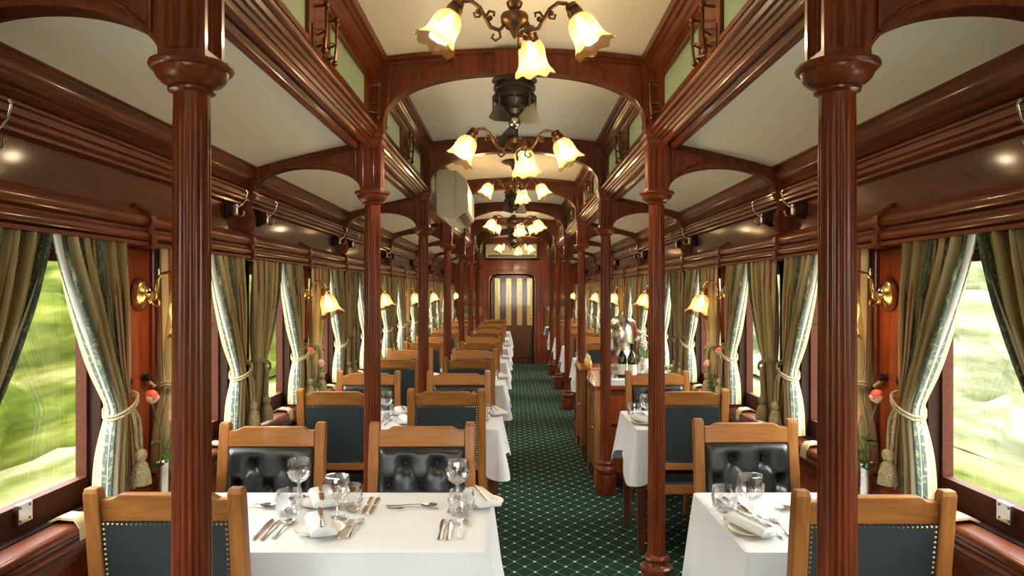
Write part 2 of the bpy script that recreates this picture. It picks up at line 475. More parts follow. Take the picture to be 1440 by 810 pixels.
BEAM = [(.815, 2.30), (.815, 2.262), (.795, 2.262), (.790, 2.252)] + arcpts(.775, 2.252, .013, 0, -180, 5)[1:] + [(.755, 2.258), (.752, 2.268), (.742, 2.268)] + arcpts(.729, 2.270, .012, -20, -180, 5) + \
       [(.713, 2.280), (.705, 2.280), (.700, 2.292), (.690, 2.292), (.686, 2.304), (.676, 2.304), (.672, 2.318), (.662, 2.320)] + arcpts(.668, 2.335, .012, 250, 110, 5) + [(.668, 2.352), (.735, 2.356)]
CROWN = [(.735, 2.585), (.690, 2.585), (.684, 2.597), (.676, 2.600), (.672, 2.612)] + arcpts(.645, 2.612, .026, 0, 70, 4)[1:] + [(.650, 2.642), (.640, 2.645), (.634, 2.660), (.622, 2.664), (.618, 2.694), (.735, 2.694)]
BRK = {}
for s in (-1, 1):
    sd = SIDE[s]
    up = trim(MB().prism_y(UP, YB, YE, s), label='deep polished cornice under the %s side ceiling' % sd)
    fr = trim(MB().box(min(s * 1.345, s * 1.40), max(s * 1.345, s * 1.40), YB, YE, 1.83, 1.97), 'mahogany_dark', label='plain glossy frieze board on the %s wall' % sd)
    lo = trim(MB().prism_y(LO, YB, YE, s), label='rounded pelmet moulding above the %s curtains' % sd)
    trim(MB().prism_y(LEDGE, YB, YE, s), label='moulded wooden window ledge along the %s wall' % sd)
    trim(MB().prism_y(BEAM, YB, YE, s), label='reeded longitudinal beam over the %s columns' % sd)
    trim(MB().prism_y(CROWN, YB, YE, s), label='stepped crown moulding at top of the %s clerestory' % sd)
    # clerestory wall: rails and mullions, panes are windows
    m = MB()
    def bx(x0, x1, y0, y1, z0, z1): m.box(min(s * x0, s * x1), max(s * x0, s * x1), y0, y1, z0, z1)
    bx(.695, .74, YB, YE, 2.34, 2.385)
    bx(.695, .74, YB, YE, 2.572, 2.70)
    for k in range(-2, NB + 1):
        bx(.690, .74, C(k) - .16, C(k) + .16, 2.34, 2.70)
        if k < NB: bx(.690, .74, C(k) + .86, C(k) + 1.10, 2.34, 2.70)
    struct(m.build('wall_clerestory_' + sd, 'mahogany', smooth=False), 'clerestory wall with small frosted lights on the %s' % sd)
    # pelmet brackets (parts of the moulding)
    bp = [(1.352, 1.862), (1.330, 1.858), (1.318, 1.842), (1.300, 1.836), (1.280, 1.815), (1.276, 1.79), (1.288, 1.765), (1.276, 1.745), (1.276, 1.715), (1.284, 1.700), (1.352, 1.700)]
    me = MB().prism([(s * x, z) for x, z in bp], 'y', -.018, .018).mesh('bracket', 'mahogany', 30)
    for k in range(0, NB):
        for dy in (0, .49, .98, 1.47):
            if dy in (.49, 1.47): continue
            o = bpy.data.objects.new('bracket', me); COL.objects.link(o); o.parent = lo; o.location = (0, C(k) + dy, 0)

# ------------------------------------------------------------------ windows
wno = [0]
def window_parts(s):
    """meshes for one side-wall window, local origin at window centre on the floor line"""
    hw = (WIN[0][1] - WIN[0][0]) / 2
    X = lambda a, b: (min(s * a, s * b), max(s * a, s * b))
    m = MB()
    for (y0, y1, z0, z1) in ((-hw, hw, 1.675, ZS1), (-hw, -hw + .02, ZS0, ZS1), (hw - .02, hw, ZS0, ZS1), (-hw, hw, ZS0, ZS0 + .02)):
        a, b = X(WX - .012, 1.440); m.box(a, b, y0, y1, z0, z1)
    fr = m.mesh('window_frame', 'dark_frame')
    m = MB()
    for (y0, y1, z0, z1) in ((-hw + .02, hw - .02, ZS0 + .02, .943), (-hw + .02, hw - .02, 1.639, 1.675), (-hw + .02, -hw + .034, .943, 1.639), (hw - .034, hw - .02, .943, 1.639)):
        a, b = X(1.396, 1.430); m.box(a, b, y0, y1, z0, z1)
    sa = m.mesh('sash', 'sash_wood')
    a, b = X(GX - .003, GX + .003)
    pa = MB().box(a, b, -hw + .03, hw - .03, .935, 1.645).mesh('pane', 'window_glass')
    a, b = X(1.380, 1.392)
    m = MB().box(a, b, -.028, .028, .895, .950)
    for dy in (-.02, .02):
        for z in (.903, .940): m.box(*X(1.376, 1.382), dy - .003, dy + .003, z - .003, z + .003)
    la = m.mesh('latch_plate', 'steel')
    return fr, sa, pa, la
for s in (-1, 1):
    fr, sa, pa, la = window_parts(s)
    i = 0
    for k in BAYS:
        for a, b in WIN:
            wno[0] += 1
            o = bpy.data.objects.new('window_%d' % wno[0], fr); COL.objects.link(o)
            o.location = (0, C(k) + (a + b) / 2, 0); struct(o)
            if k >= 0:
                o['label'] = 'sash window with clear pane on the %s wall, %s' % (SIDE[s], nth(i)); i += 1
            for nm, me in (('sash', sa), ('pane', pa), ('latch_plate', la)):
                c = bpy.data.objects.new(nm, me); COL.objects.link(c); c.parent = o
# clerestory lights
for s in (-1, 1):
    X = lambda a, b: (min(s * a, s * b), max(s * a, s * b))
    m = MB(); hw = .35
    for (y0, y1, z0, z1) in ((-hw, hw, 2.385, 2.405), (-hw, hw, 2.555, 2.575), (-hw, -hw + .02, 2.385, 2.575), (hw - .02, hw, 2.385, 2.575)):
        m.box(*X(.688, .715), y0, y1, z0, z1)
    fr = m.mesh('clerestory_frame', 'mahogany')
    pa = MB().box(*X(.702, .706), -hw + .01, hw - .01, 2.395, 2.565).mesh('pane', 'frosted_glass')
    # latch: quadrant arm with rod, brass
    m = MB()
    m.tube([(s * .69, 0, 2.53), (s * .655, 0, 2.535), (s * .640, 0, 2.52)], .005, 6)
    m.tube([(s * .648, 0, 2.535), (s * .648, 0, 2.45), (s * .655, 0, 2.385)], .006, 6)
    m.sphere((s * .648, 0, 2.537), .011); m.sphere((s * .655, 0, 2.378), .012)
    m.tube([(s * .69, -.03, 2.44), (s * .645, 0, 2.45), (s * .69, .03, 2.44)], .004, 6)
    m.tube([(s * .69, -.03, 2.40), (s * .655, 0, 2.40), (s * .69, .03, 2.40)], .004, 6)
    m.box(*X(.685, .692), -.035, .035, 2.38, 2.46)
    la = m.mesh('latch', 'bronze', 40)
    i = 0
    for k in BAYS:
        for dy in (.51, 1.45):
            wno[0] += 1
            o = bpy.data.objects.new('window_%d' % wno[0], fr); COL.objects.link(o); o.location = (0, C(k) + dy, 0); struct(o)
            if k >= 0:
                o['label'] = 'small frosted clerestory light on the %s, %s' % (SIDE[s], nth(i)); i += 1
            c = bpy.data.objects.new('pane', pa); COL.objects.link(c); c.parent = o
            for q in ((-.40, .40) if k >= 0 else ()):
                c = bpy.data.objects.new('latch', la); COL.objects.link(c); c.parent = o; c.location = (0, q, 0)

# ------------------------------------------------------------------ transverse ribs
def side_rib(k, s):
    n = 26
    A, B = [], []
    for i in range(n + 1):
        th = pi * (1 - i / n)
        cx, a, cz, b = 1.012, .262, 2.03, .125
        x = cx + a * cos(th); z = cz + b * abs(sin(th)) ** .92
        B.append((s * x, z))
        ox = .745 + (1.300 - .745) * i / n
        A.append((s * ox, sideceil(min(ox, 1.262)) + .004 if ox < 1.262 else 2.155 - (ox - 1.262) * 1.5))
    m = MB().strip_y(A, B, C(k) - .026, C(k) + .026)
    TR[0] += 1
    rib = struct(m.build('trim_%d' % TR[0], 'mahogany', smooth=30), 'low arched rib from %s column to wall, %s' % (SIDE[s], nth(k)))
    # edge bead following the arch
    B2 = [(s * (1.012 + (abs(x) - 1.012) * .93), 2.03 + (z - 2.03) * 1.0 + .010 + .006) for x, z in B]
    MB().strip_y(B, [(x, z + .012) for x, z in B], C(k) - .033, C(k) + .033).build('arch_bead', 'mahogany', rib, smooth=30)
    # spandrel moulding near the column
    sp = [(.775, 2.10), (.775, 2.235), (.80, 2.243), (.99, 2.200), (.90, 2.178), (.83, 2.150)]
    q = []
    for (x, z) in sp: q.append((s * x, C(k) - .034, z))
    MB().tube(q + [q[0]], .005, 6).build('spandrel_moulding', 'mahogany', rib, smooth=40)
    # S-shaped fluted console down the frieze
    con = [(1.345, 2.09), (1.278, 2.09), (1.274, 2.05), (1.285, 2.015), (1.300, 1.985), (1.303, 1.955), (1.290, 1.925), (1.283, 1.895), (1.290, 1.865), (1.30, 1.845), (1.345, 1.838)]
    MB().prism([(s * x, z) for x, z in con], 'y', C(k) - .028, C(k) + .028).build('console', 'mahogany', rib, smooth=35)
    for dy in (-.016, 0, .016):
        MB().tube([(s * (x - .001), C(k) + dy, z) for x, z in con[2:-1]], .005, 6).build('reed', 'mahogany', rib, smooth=40)
    return rib
def top_rib(k):
    n = 48
    A, B = [], []
    for i in range(n + 1):
        th = pi * (1 - i / n)
        c_, s_ = cos(th), sin(th)
        e = 2 / 2.3
        x = .650 * math.copysign(abs(c_) ** e, c_); z = 2.345 + .272 * abs(s_) ** e
        B.append((x, z))
        ox = -.70 + 1.40 * i / n
        A.append((ox, arc(ox) + .004))
    # feet
    A = [(-.70, 2.34)] + A + [(.70, 2.34)]
    B = [(-.648, 2.33)] + B + [(.648, 2.33)]
    TR[0] += 1
    rib = struct(MB().strip_y(A, B, C(k) - .032, C(k) + .032).build('trim_%d' % TR[0], 'mahogany', smooth=30), 'arched clerestory rib spanning the aisle, %s' % nth(k))
    MB().strip_y(B, [(x * .985, z + .016) for x, z in B], C(k) - .040, C(k) + .040).build('arch_bead', 'mahogany', rib, smooth=30)
    T = [(x, arc(x) - .004) for x in [-.62 + 1.24 * i / 20 for i in range(21)]]
    T2 = [(x, z - .020) for x, z in T]
    MB().strip_y(T, T2, C(k) - .046, C(k) + .046).build('top_moulding', 'mahogany', rib, smooth=30)
    for s in (-1, 1):
        q = [(s * .615, C(k) - .038, 2.45), (s * .615, C(k) - .038, 2.655), (s * .30, C(k) - .038, 2.680), (s * .42, C(k) - .038, 2.640), (s * .53, C(k) - .038, 2.585), (s * .615, C(k) - .038, 2.45)]
        MB().tube(q, .005, 6).build('spandrel_moulding', 'mahogany', rib, smooth=40)
for k in range(0, NB):
    for s in (-1, 1): side_rib(k, s)
    top_rib(k)

# ------------------------------------------------------------------ columns
def make_column():
    t = thing('column')
    base = [(.076, 0), (.078, .012), (.078, .135), (.074, .150), (.062, .156), (.064, .165), (.078, .170), (.082, .183), (.078, .197), (.062, .204), (.052, .215), (.050, .225), (.058, .230), (.063, .239), (.058, .249), (.048, .256), (.046, .262)]
    MB().lathe(base, 28).build('base', 'mahogany', t, smooth=35)
    def flute(r, i, j, a):
        if i in (0, 1, len(sh) - 1, len(sh) - 2): return r
        return r - .0045 * (0.5 + 0.5 * cos(18 * a)) ** 2
    sh = [(.046, .262), (.043, .30), (.043, .33), (.0425, .36), (.041, 1.0), (.0385, 1.90), (.0378, 1.93), (.037, 1.975)]
    MB().lathe(sh, 108, rad=flute).build('shaft', 'mahogany', t, smooth=60)
    cap = [(.037, 1.972), (.040, 1.974), (.048, 1.977), (.049, 1.982), (.045, 1.985), (.050, 1.989), (.062, 1.996), (.071, 2.006), (.075, 2.016), (.076, 2.021), (.083, 2.023), (.087, 2.029), (.085, 2.036), (.078, 2.039)]
    MB().lathe(cap, 32).build('capital', 'mahogany', t, smooth=35)
    # square fluted post
    m = MB(); h = .050; z0, z1 = 2.037, 2.345
    def ring(z):
        pts = []
        for q in range(4):
            for f in (-1, -.72, -.60, -.42, -.30, -.12, .12, .30, .42, .60, .72):
                g = .006 if f in (-.60, -.42, .12 - .24, .12, .42, .60) and abs(f) not in (.12,) else 0
                g = .007 if f in (-.60, -.42, .42, .60) or abs(f) == .12 else 0
                x, y = f * h, -h + g
                for _ in range(q): x, y = -y, x
                pts.append((x, y, z))
        return pts
    def sq(z, r): 
        pts = []
        for q in range(4):
            for f in (-1, -.72, -.60, -.42, -.30, -.12, .12, .30, .42, .60, .72):
                x, y = f * r, -r
                for _ in range(q): x, y = -y, x
                pts.append((x, y, z))
        return pts
    m.grid([sq(z0, h), sq(z0 + .02, h), ring(z0 + .025), ring(z1 - .10), sq(z1 - .095, h), sq(z1, h)], True, True, True)
    m.build('post', 'mahogany', t, smooth=25)
    c = MB().lathe([(.052 * 1.414, 2.270), (.056 * 1.414, 2.276), (.060 * 1.414, 2.285), (.060 * 1.414, 2.300), (.068 * 1.414, 2.310), (.068 * 1.414, 2.336)], 4, M=Matrix.Rotation(pi / 4, 4, 'Z'))
    c.build('corbel_block', 'mahogany', t)
    return t
colp = make_column()
for k in range(NB):
    for s in (-1, 1):
        place(colp, (s * .70, C(k), 0), 0, 'fluted mahogany column in the %s row, %s' % (SIDE[s], nth(k)), 'column', 'fluted columns along the aisle')

# ------------------------------------------------------------------ coat hooks
def make_hook(s):
    t = thing('coat_hook')
    M = Matrix.Rotation(-s * pi / 2, 4, 'Y')
    MB().lathe([(.040, 0), (.042, .006), (.036, .012), (.038, .02), (.030, .03), (.028, .042), (.018, .048)], 22, M=M).build('rosette', 'dark_frame', t, smooth=35)
    m = MB()
    m.obox(Matrix.Translation((-s * .052, 0, 0)), .006, .012, .026)
    m.tube([(-s * .055, 0, .012), (-s * .075, 0, .022), (-s * .098, 0, .045), (-s * .108, 0, .080), (-s * .102, 0, .092)], [.005, .0045, .004, .004, .006], 8)
    m.tube([(-s * .055, 0, -.018), (-s * .072, 0, -.030), (-s * .088, 0, -.024), (-s * .094, 0, -.004)], [.005, .0045, .004, .006], 8)
    m.build('hook', 'steel', t, smooth=50)
    return t
for s in (-1, 1):
    p = make_hook(s); i = 0
    for k in range(NB):
        for dy in (-.205, .205):
            place(p, (s * 1.345, C(k) + dy, 1.925), 0, 'steel double coat hook on dark rosette, %s wall, %s' % (SIDE[s], nth(i)), 'coat hook', 'coat hooks on the frieze')
            i += 1

# ------------------------------------------------------------------ lamps
def shade_mesh():
    prof = [(.026, 0), (.034, -.006), (.046, -.022), (.052, -.045), (.053, -.07), (.055, -.09), (.062, -.108), (.072, -.122), (.080, -.130)]
    n = len(prof)
    rows = []; seg = 40
    for i, (r, z) in enumerate(prof):
        t = max(0, (i - 4) / (n - 5)); row = []
        for j in range(seg):
            a = 2 * pi * j / seg
            rr = r * (1 + .055 * t * cos(8 * a)); zz = z - .006 * t * t * cos(8 * a)
            row.append((rr * cos(a), rr * sin(a), zz))
        rows.append(row)
    return MB().grid(rows, True).mesh('lamp_shade', 'amber_glass', 'all')
SHADE = shade_mesh()
SOCK = MB().lathe([(.012, .050), (.020, .046), (.024, .030), (.020, .026), (.027, .022), (.029, .004), (.026, -.004)], 18).mesh('socket', 'bronze', 35)
BULB = MB().lathe([(.008, -.005), (.012, -.02), (.019, -.04), (.022, -.055), (.018, -.072), (.008, -.081), (.001, -.083)], 14).mesh('bulb', 'bulb', 'all')
SOCK_B = MB().lathe([(.012, .050), (.020, .046), (.024, .030), (.020, .026), (.027, .022), (.029, .004), (.026, -.004)], 18).mesh('socket', 'brass', 35)
def add_shade(parent, pos, M, watt, sock=SOCK):
    """socket with shade and bulb, as parts of a fixture; axis -Z of M points out of the shade"""
    mm = Matrix.Translation(pos) @ M.to_4x4()
    s_ = bpy.data.objects.new('socket', sock); COL.objects.link(s_); s_.parent = parent; s_.matrix_local = mm
    for nm, me in (('lamp_shade', SHADE), ('bulb', BULB)):
        o = bpy.data.objects.new(nm, me); COL.objects.link(o); o.parent = s_
    ld = bpy.data.lights.new('bulb_light', 'POINT'); ld.energy = watt; ld.color = (1.0, 0.78, 0.50); ld.shadow_soft_size = .03
    lo_ = bpy.data.objects.new('bulb_light', ld); COL.objects.link(lo_); lo_.parent = s_; lo_.location = (0, 0, -.098)
    return s_
def light_kit(t, zhub, angles, watt, R=.205):
    """hub with scrolled arms; zhub relative to the fixture root"""
    for a in angles:
        d = Vector((cos(a), sin(a), 0))
        P = lambda r, z: d * r + Vector((0, 0, zhub + z))
        m = MB()
        m.tube([P(.03, -.005), P(.055, -.03), P(.085, -.022), P(.105, .010), P(.125, .045), P(.155, .066), P(.185, .062), P(R, .045)], .0075, 8)
        m.tube([P(.055, -.03), P(.050, -.055), P(.068, -.068), P(.082, -.058), P(.075, -.046)], .005, 7)
        m.tube([P(.105, .012), P(.090, .035), P(.072, .032), P(.075, .018)], .005, 7)
        m.tube([P(.120, .038), P(.125, .012), P(.142, .010), P(.145, .026)], .0045, 7)
        m.sphere(P(.088, .010), .010); m.sphere(P(.132, .03), .009)
        m.build('arm', 'bronze', t, smooth=50)
        ax = Vector((d.x * .55, d.y * .55, -1)).normalized()      # direction out of the shade
        M = ax.to_track_quat('-Z', 'Y').to_matrix()
        add_shade(t, P(R, .045) + ax * .03, M, watt)
def make_pendant(k, angles):
    t = thing('pendant_lamp', 'bronze three-armed pendant lamp with amber tulip shades, %s' % nth(k // 2), 'pendant lamp', (0, mid(k), 2.735), 0, 'pendant lamps over the aisle')
    def petal(r, i, j, a): return r * (1 + (.06 * cos(10 * a) if i in (1, 2, 3) else 0))
    MB().lathe([(.02, .0), (.10, -.004), (.115, -.014), (.095, -.028), (.05, -.042), (.03, -.055), (.028, -.075), (.020, -.085), (.016, -.10)], 40, rad=petal).build('ceiling_rose', 'bronze', t, smooth=45)
    zh = -.235
    MB().lathe([(.012, -.095), (.012, -.15), (.020, -.155), (.030, -.165), (.024, -.18), (.014, -.188), (.022, -.196)] + [(.046, -.206), (.05, -.215), (.048, -.235), (.036, -.25), (.018, -.262), (.012, -.275), (.004, -.29)], 24).build('stem', 'bronze', t, smooth=40)
    light_kit(t, zh, angles, LAMP_W)
    return t
def make_fan(k, angles, i):
    t = thing('ceiling_fan', 'black motor fan with metal blades and amber light kit, %s' % nth(i), 'ceiling fan', (0, C(k), 2.70), 0, 'fans hung from the clerestory ribs')
    MB().box(-.10, .10, -.09, .09, -.115, .02).build('mounting_box', 'mahogany', t, bevel=.012)
    MB().lathe([(.110, -.112), (.112, -.118), (.098, -.128), (.098, -.14), (.104, -.146), (.104, -.16), (.096, -.166), (.098, -.185), (.106, -.19), (.106, -.21), (.096, -.216), (.094, -.24), (.084, -.262), (.078, -.268), (.074, -.292), (.055, -.305), (.03, -.312), (.018, -.34), (.018, -.40), (.004, -.41)], 32).build('motor', 'black_metal', t, smooth=35)
    for a in range(8):
        b = 2 * pi * a / 8
        MB().box(-.005, .005, -.005, .005, -.262, -.19).build('cooling_rib', 'black_metal', t, loc=(.104 * cos(b), .104 * sin(b), 0))
    # small oscillating fan slung under the motor, tipped towards the near end of the car
    tilt = Matrix.Rotation(radians(-62), 3, 'X')
    hub = Vector((0, -.055, -.330))
    MB().lathe([(.024, -.05), (.030, -.03), (.030, .02), (.018, .035), (.006, .042)], 18, c=hub, M=Matrix.Rotation(radians(115), 4, 'X')).build('fan_hub', 'steel', t, smooth=40)
    for a in (radians(250), radians(22), radians(152)):
        R = Matrix.Rotation(radians(115), 3, 'X') @ Matrix.Rotation(a, 3, 'Z')
        rows = []
        for i_ in range(6):
            u = i_ / 5; r = .028 + .092 * u; hw = .016 + .028 * min(1, u * 1.6)
            rows.append([hub + R @ Vector((r, v * hw, -.4 * v * hw)) for v in (-1, -.4, .4, 1)])
        m = MB().grid(rows); m.grid([[p + R @ Vector((0, 0, .002)) for p in r_] for r_ in rows])
        m.build('fan_blade', 'blade_metal', t, smooth=True)
    MB().lathe([(.03, -.40), (.046, -.408), (.048, -.43), (.034, -.445), (.016, -.455), (.004, -.47)], 22).build('light_hub', 'bronze', t, smooth=40)
    light_kit(t, -.425, angles, LAMP_W)
    return t
ANG = [radians(74), radians(191), radians(-4)]
for k in (-2, 0, 2, 4, 6):  # the negative bay is an unseen lamp added to light the near columns
    t = make_pendant(k, ANG)
    if k < 0: t['label'] = 'unseen bronze three-armed pendant lamp added behind the viewpoint for light'
for i, k in enumerate((1, 3, 5)): make_fan(k, [a + .06 for a in ANG], i)

def make_sconce(k, s):
    t = thing('wall_sconce', 'brass gooseneck wall lamp with amber shade, %s wall, %s' % (SIDE[s], nth(k)), 'wall lamp', (s * (WX - .014), C(k) + 1.02, 1.535), 0, 'wall lamps between the windows')
    M = Matrix.Rotation(-s * pi / 2, 4, 'Y')
    MB().lathe([(.062, 0), (.062, .010), (.056, .016)], 24, M=M).build('rosette', 'mahogany', t, smooth=35)
    MB().lathe([(.050, .014), (.048, .020), (.034, .026), (.030, .032), (.016, .038), (.012, .05)], 24, M=M).build('backplate', 'brass', t, smooth=35)
    m = MB()
    m.tube([(-s * x, -.01, z) for x, z in ((.03, -.01), (.05, -.022), (.068, -.010), (.070, .02), (.072, .05), (.090, .075), (.118, .082), (.145, .07), (.158, .045), (.160, .02))], .0058, 8)
    m.tube([(-s * x, -.01, z) for x, z in ((.05, -.022), (.062, -.04), (.080, -.036), (.082, -.02), (.072, -.016))], .004, 7)
    m.sphere((-s * .045, -.01, -.022), .012)
    m.build('arm', 'brass', t, smooth=50)
    ax = Vector((-s * .38, -.16, -1)).normalized()
    add_shade(t, Vector((-s * .160, -.01, -.01)), ax.to_track_quat('-Z', 'Y').to_matrix(), SCONCE_W, SOCK_B)
for k in range(0, NB):
    for s in (-1, 1): make_sconce(k, s)

# ------------------------------------------------------------------ end wall, door, vestibule, back wall
hx0, hx1, zt = -.545, .44, 1.957
xc, hwid = (hx0 + hx1) / 2, (hx1 - hx0) / 2
A, B = [], []
n = 30
for i in range(n + 1):
    th = pi * (1 - i / n); e = 2 / 4.5
    c_ = cos(th); x = xc + hwid * math.copysign(abs(c_) ** e, c_); z = 1.70 + (zt - 1.70) * abs(sin(th)) ** e
    B.append((x, z)); A.append((hx0 + (hx1 - hx0) * i / n, 2.80))
m = MB().strip_y(A, B, YE, YE + .08)
m.box(-1.50, hx0, YE, YE + .08, 0, 2.80).box(hx1, 1.50, YE, YE + .08, 0, 2.80)
we = struct(m.build('wall_end', 'mahogany_red'), 'red mahogany end partition with an arched doorway')
for (x0, x1, z0, z1) in ((-.56, -.06, 2.03, 2.20), (-.03, .47, 2.03, 2.20), (-.68, -.58, .2, 2.0), (.47, .57, .2, 2.0), (-1.30, -.74, 1.35, 1.80), (.74, 1.30, 1.35, 1.80), (-1.30, -.74, .12, .58), (.74, 1.30, .12, .58)):
    MB().box(x0, x1, YE - .014, YE, z0, z1).build('panel', 'mahogany_red', we, bevel=.008)
MB().box(-.62, .55, YE - .03, YE, 2.235, 2.26).build('rail', 'dark_frame', we)
for s in (-1, 1):
    t = thing('mirror', 'dark framed mirror low on the end wall, %s of the door' % SIDE[s], 'mirror', (s * .87, YE, 0), 0, 'mirrors on the end wall')
    MB().box(-.26, .26, -.012, .0, .62, 1.24).build('glass', 'mirror', t)
    m = MB().box(-.29, -.25, -.025, 0, .59, 1.27).box(.25, .29, -.025, 0, .59, 1.27).box(-.29, .29, -.025, 0, 1.235, 1.27).box(-.29, .29, -.025, 0, .59, .625)
    m.build('frame', 'mahogany_red', t)
# door: leaf with four tall narrow panes
d = MB()
px = [(-.425, -.315), (-.180, -.070), (.055, .165), (.27, .385)]
zb, zp = .83, 1.845
d.box(hx0 + .05, hx1 - .02, YE + .03, YE + .07, 0, zb).box(hx0 + .05, hx1 - .02, YE + .03, YE + .07, zp, 1.95)
e = [hx0 + .05] + [q for p in px for q in p] + [hx1 - .02]
for i in range(0, len(e), 2): d.box(e[i], e[i + 1], YE + .03, YE + .07, zb, zp)
door = struct(d.build('door_1', 'door_wood'), 'brown wooden end door with four tall narrow panes')
for x0, x1 in px: MB().box(x0, x1, YE + .045, YE + .051, zb, zp).build('pane', 'door_glass', door)
for x0, x1 in ((-.43, -.08), (.03, .38)): MB().box(x0, x1, YE + .02, YE + .035, .12, .72).build('panel', 'door_wood', door, bevel=.008)
MB().sphere((.365, YE + .01, 1.0), .028).build('handle', 'brass', door, smooth='all')
MB().tube([(x, YE + .005, z - .012) for x, z in [(hx0 + .03, 0.02)] + [(xc + (x - xc) * .95, z - .015) for x, z in B] + [(hx1 - .03, 0.02)]], .022, 8).build('door_surround', 'dark_frame', door, smooth=40)
struct(MB().box(-1.5, 1.5, YE + 2.6, YE + 2.7, 0, 2.8).build('wall_vestibule', 'vestibule'), 'ochre panelled wall seen through the end door panes')
t = thing('ceiling_lamp', 'round white ceiling lamp in the vestibule behind the end door', 'ceiling lamp', (-.2, YE + 1.4, 2.70))
MB().lathe([(.12, .03), (.12, 0), (.10, -.03), (.06, -.05), (.002, -.055)], 20).build('diffuser', 'bulb', t, smooth=True)
ld = bpy.data.lights.new('vestibule_light', 'POINT'); ld.energy = 45; ld.color = (1, .85, .6); ld.shadow_soft_size = .1
o = bpy.data.objects.new('vestibule_light', ld); COL.objects.link(o); o.parent = t; o.location = (0, 0, -.12)
m = MB().box(-1.45, 1.45, YB - .1, YB, 0, .90).box(-1.45, 1.45, YB - .1, YB, 2.10, 2.8).box(-1.45, -.80, YB - .1, YB, .90, 2.10).box(.80, 1.45, YB - .1, YB, .90, 2.10)  # back wall, opened up for an added source of fill daylight
struct(m.build('wall_back', 'mahogany_red'), 'back wall behind the viewpoint, with an opening added for fill daylight')
wno[0] += 1  # unseen window, added so daylight reaches near faces of columns and chairs
m = MB()
for x in (-.78, -.27, .27, .78): m.box(x - .03, x + .03, YB - .08, YB - .02, .90, 2.10)
m.box(-.8, .8, YB - .08, YB - .02, .90, .95).box(-.8, .8, YB - .08, YB - .02, 2.05, 2.10)
o = struct(m.build('window_%d' % wno[0], 'mahogany'), 'unseen rear window added behind the viewpoint for fill daylight')
for x0, x1 in ((-.75, -.30), (-.24, .24), (.30, .75)): MB().box(x0, x1, YB - .053, YB - .047, .95, 2.05).build('pane', 'window_glass', o)

# air conditioners
t = thing('air_conditioner', 'cream wall air conditioner above the arched end door', 'air conditioner', (-.07, YE, 2.28))
pr = [(0, 0), (-.14, .0), (-.18, .04), (-.19, .12), (-.18, .26), (-.15, .295), (0, .295)]
MB().prism(pr, 'x', -.545, .545).build('housing', 'ac_plastic', t, smooth=30, bevel=.006)
MB().box(-.49, .50, -.192, -.165, .022, .060).build('louvre', 'ac_dark', t)
MB().box(-.53, .53, -.194, -.18, .118, .122).build('panel_seam', 'ac_dark', t)
t = thing('air_conditioner', 'bulky cream air conditioner hung on the left clerestory', 'air conditioner', (-.66, 6.02, 2.165))
pr = [(0, .06), (0, .405), (.02, .418), (.10, .418), (.18, .40), (.25, .335), (.265, .28), (.265, .075), (.16, .0), (.04, .02)]
MB().prism(pr, 'y', 0, .95).build('housing', 'ac_plastic', t, smooth=25)
MB().box(.155, .159, -.003, .95, .06, .415).build('panel_seam', 'ac_dark', t)
MB().obox(Matrix.Translation((.215, .46, .034)) @ Matrix.Rotation(radians(-35), 4, 'Y'), .036, .42, .006).build('louvre', 'ac_dark', t)
MB().box(-.028, 0, .1, .85, .20, .40).build('wall_plate', 'steel', t)

# ------------------------------------------------------------------ outdoors
for s, mt in ((-1, 'bank_green'), (1, 'bank_sunlit')):
    m = MB(); rows = []
    for i in range(22):
        u = i / 21
        row = []
        for j in range(160):
            y = -22 + j * .5
            x = 5.5 + 5.3 * u; z = -.42 + 4.0 * u ** .8
            h = .35 * sin(y * .9 + i * .7) + .25 * sin(y * 2.1 - i * 1.3) + .2 * random.uniform(-1, 1)
            f = min(1, .5 + u * 5)
            row.append((s * (x - f * h * .7), y, z + f * h * .5))
        rows.append(row)
    o = m.grid(rows).build('hillside', mt, smooth='all')
    o['kind'] = 'stuff'
    tag(o, 'bushy green trackside bank outside the %s windows' % SIDE[s], 'hillside')
    g = MB().prism([(s * 3.6, -1.0), (s * 3.6, -.80), (s * 6.4, -.12), (s * 6.4, -1.0)], 'y', -25, 60).build('ground_verge_' + SIDE[s], 'verge')
    struct(g, 'pale grass verge beside the track on the %s' % SIDE[s])
struct(MB().box(-3.6, 3.6, -40, 60, -1.0, -.82).build('ground_track', 'ballast'), 'pale stone ballast of the track bed')

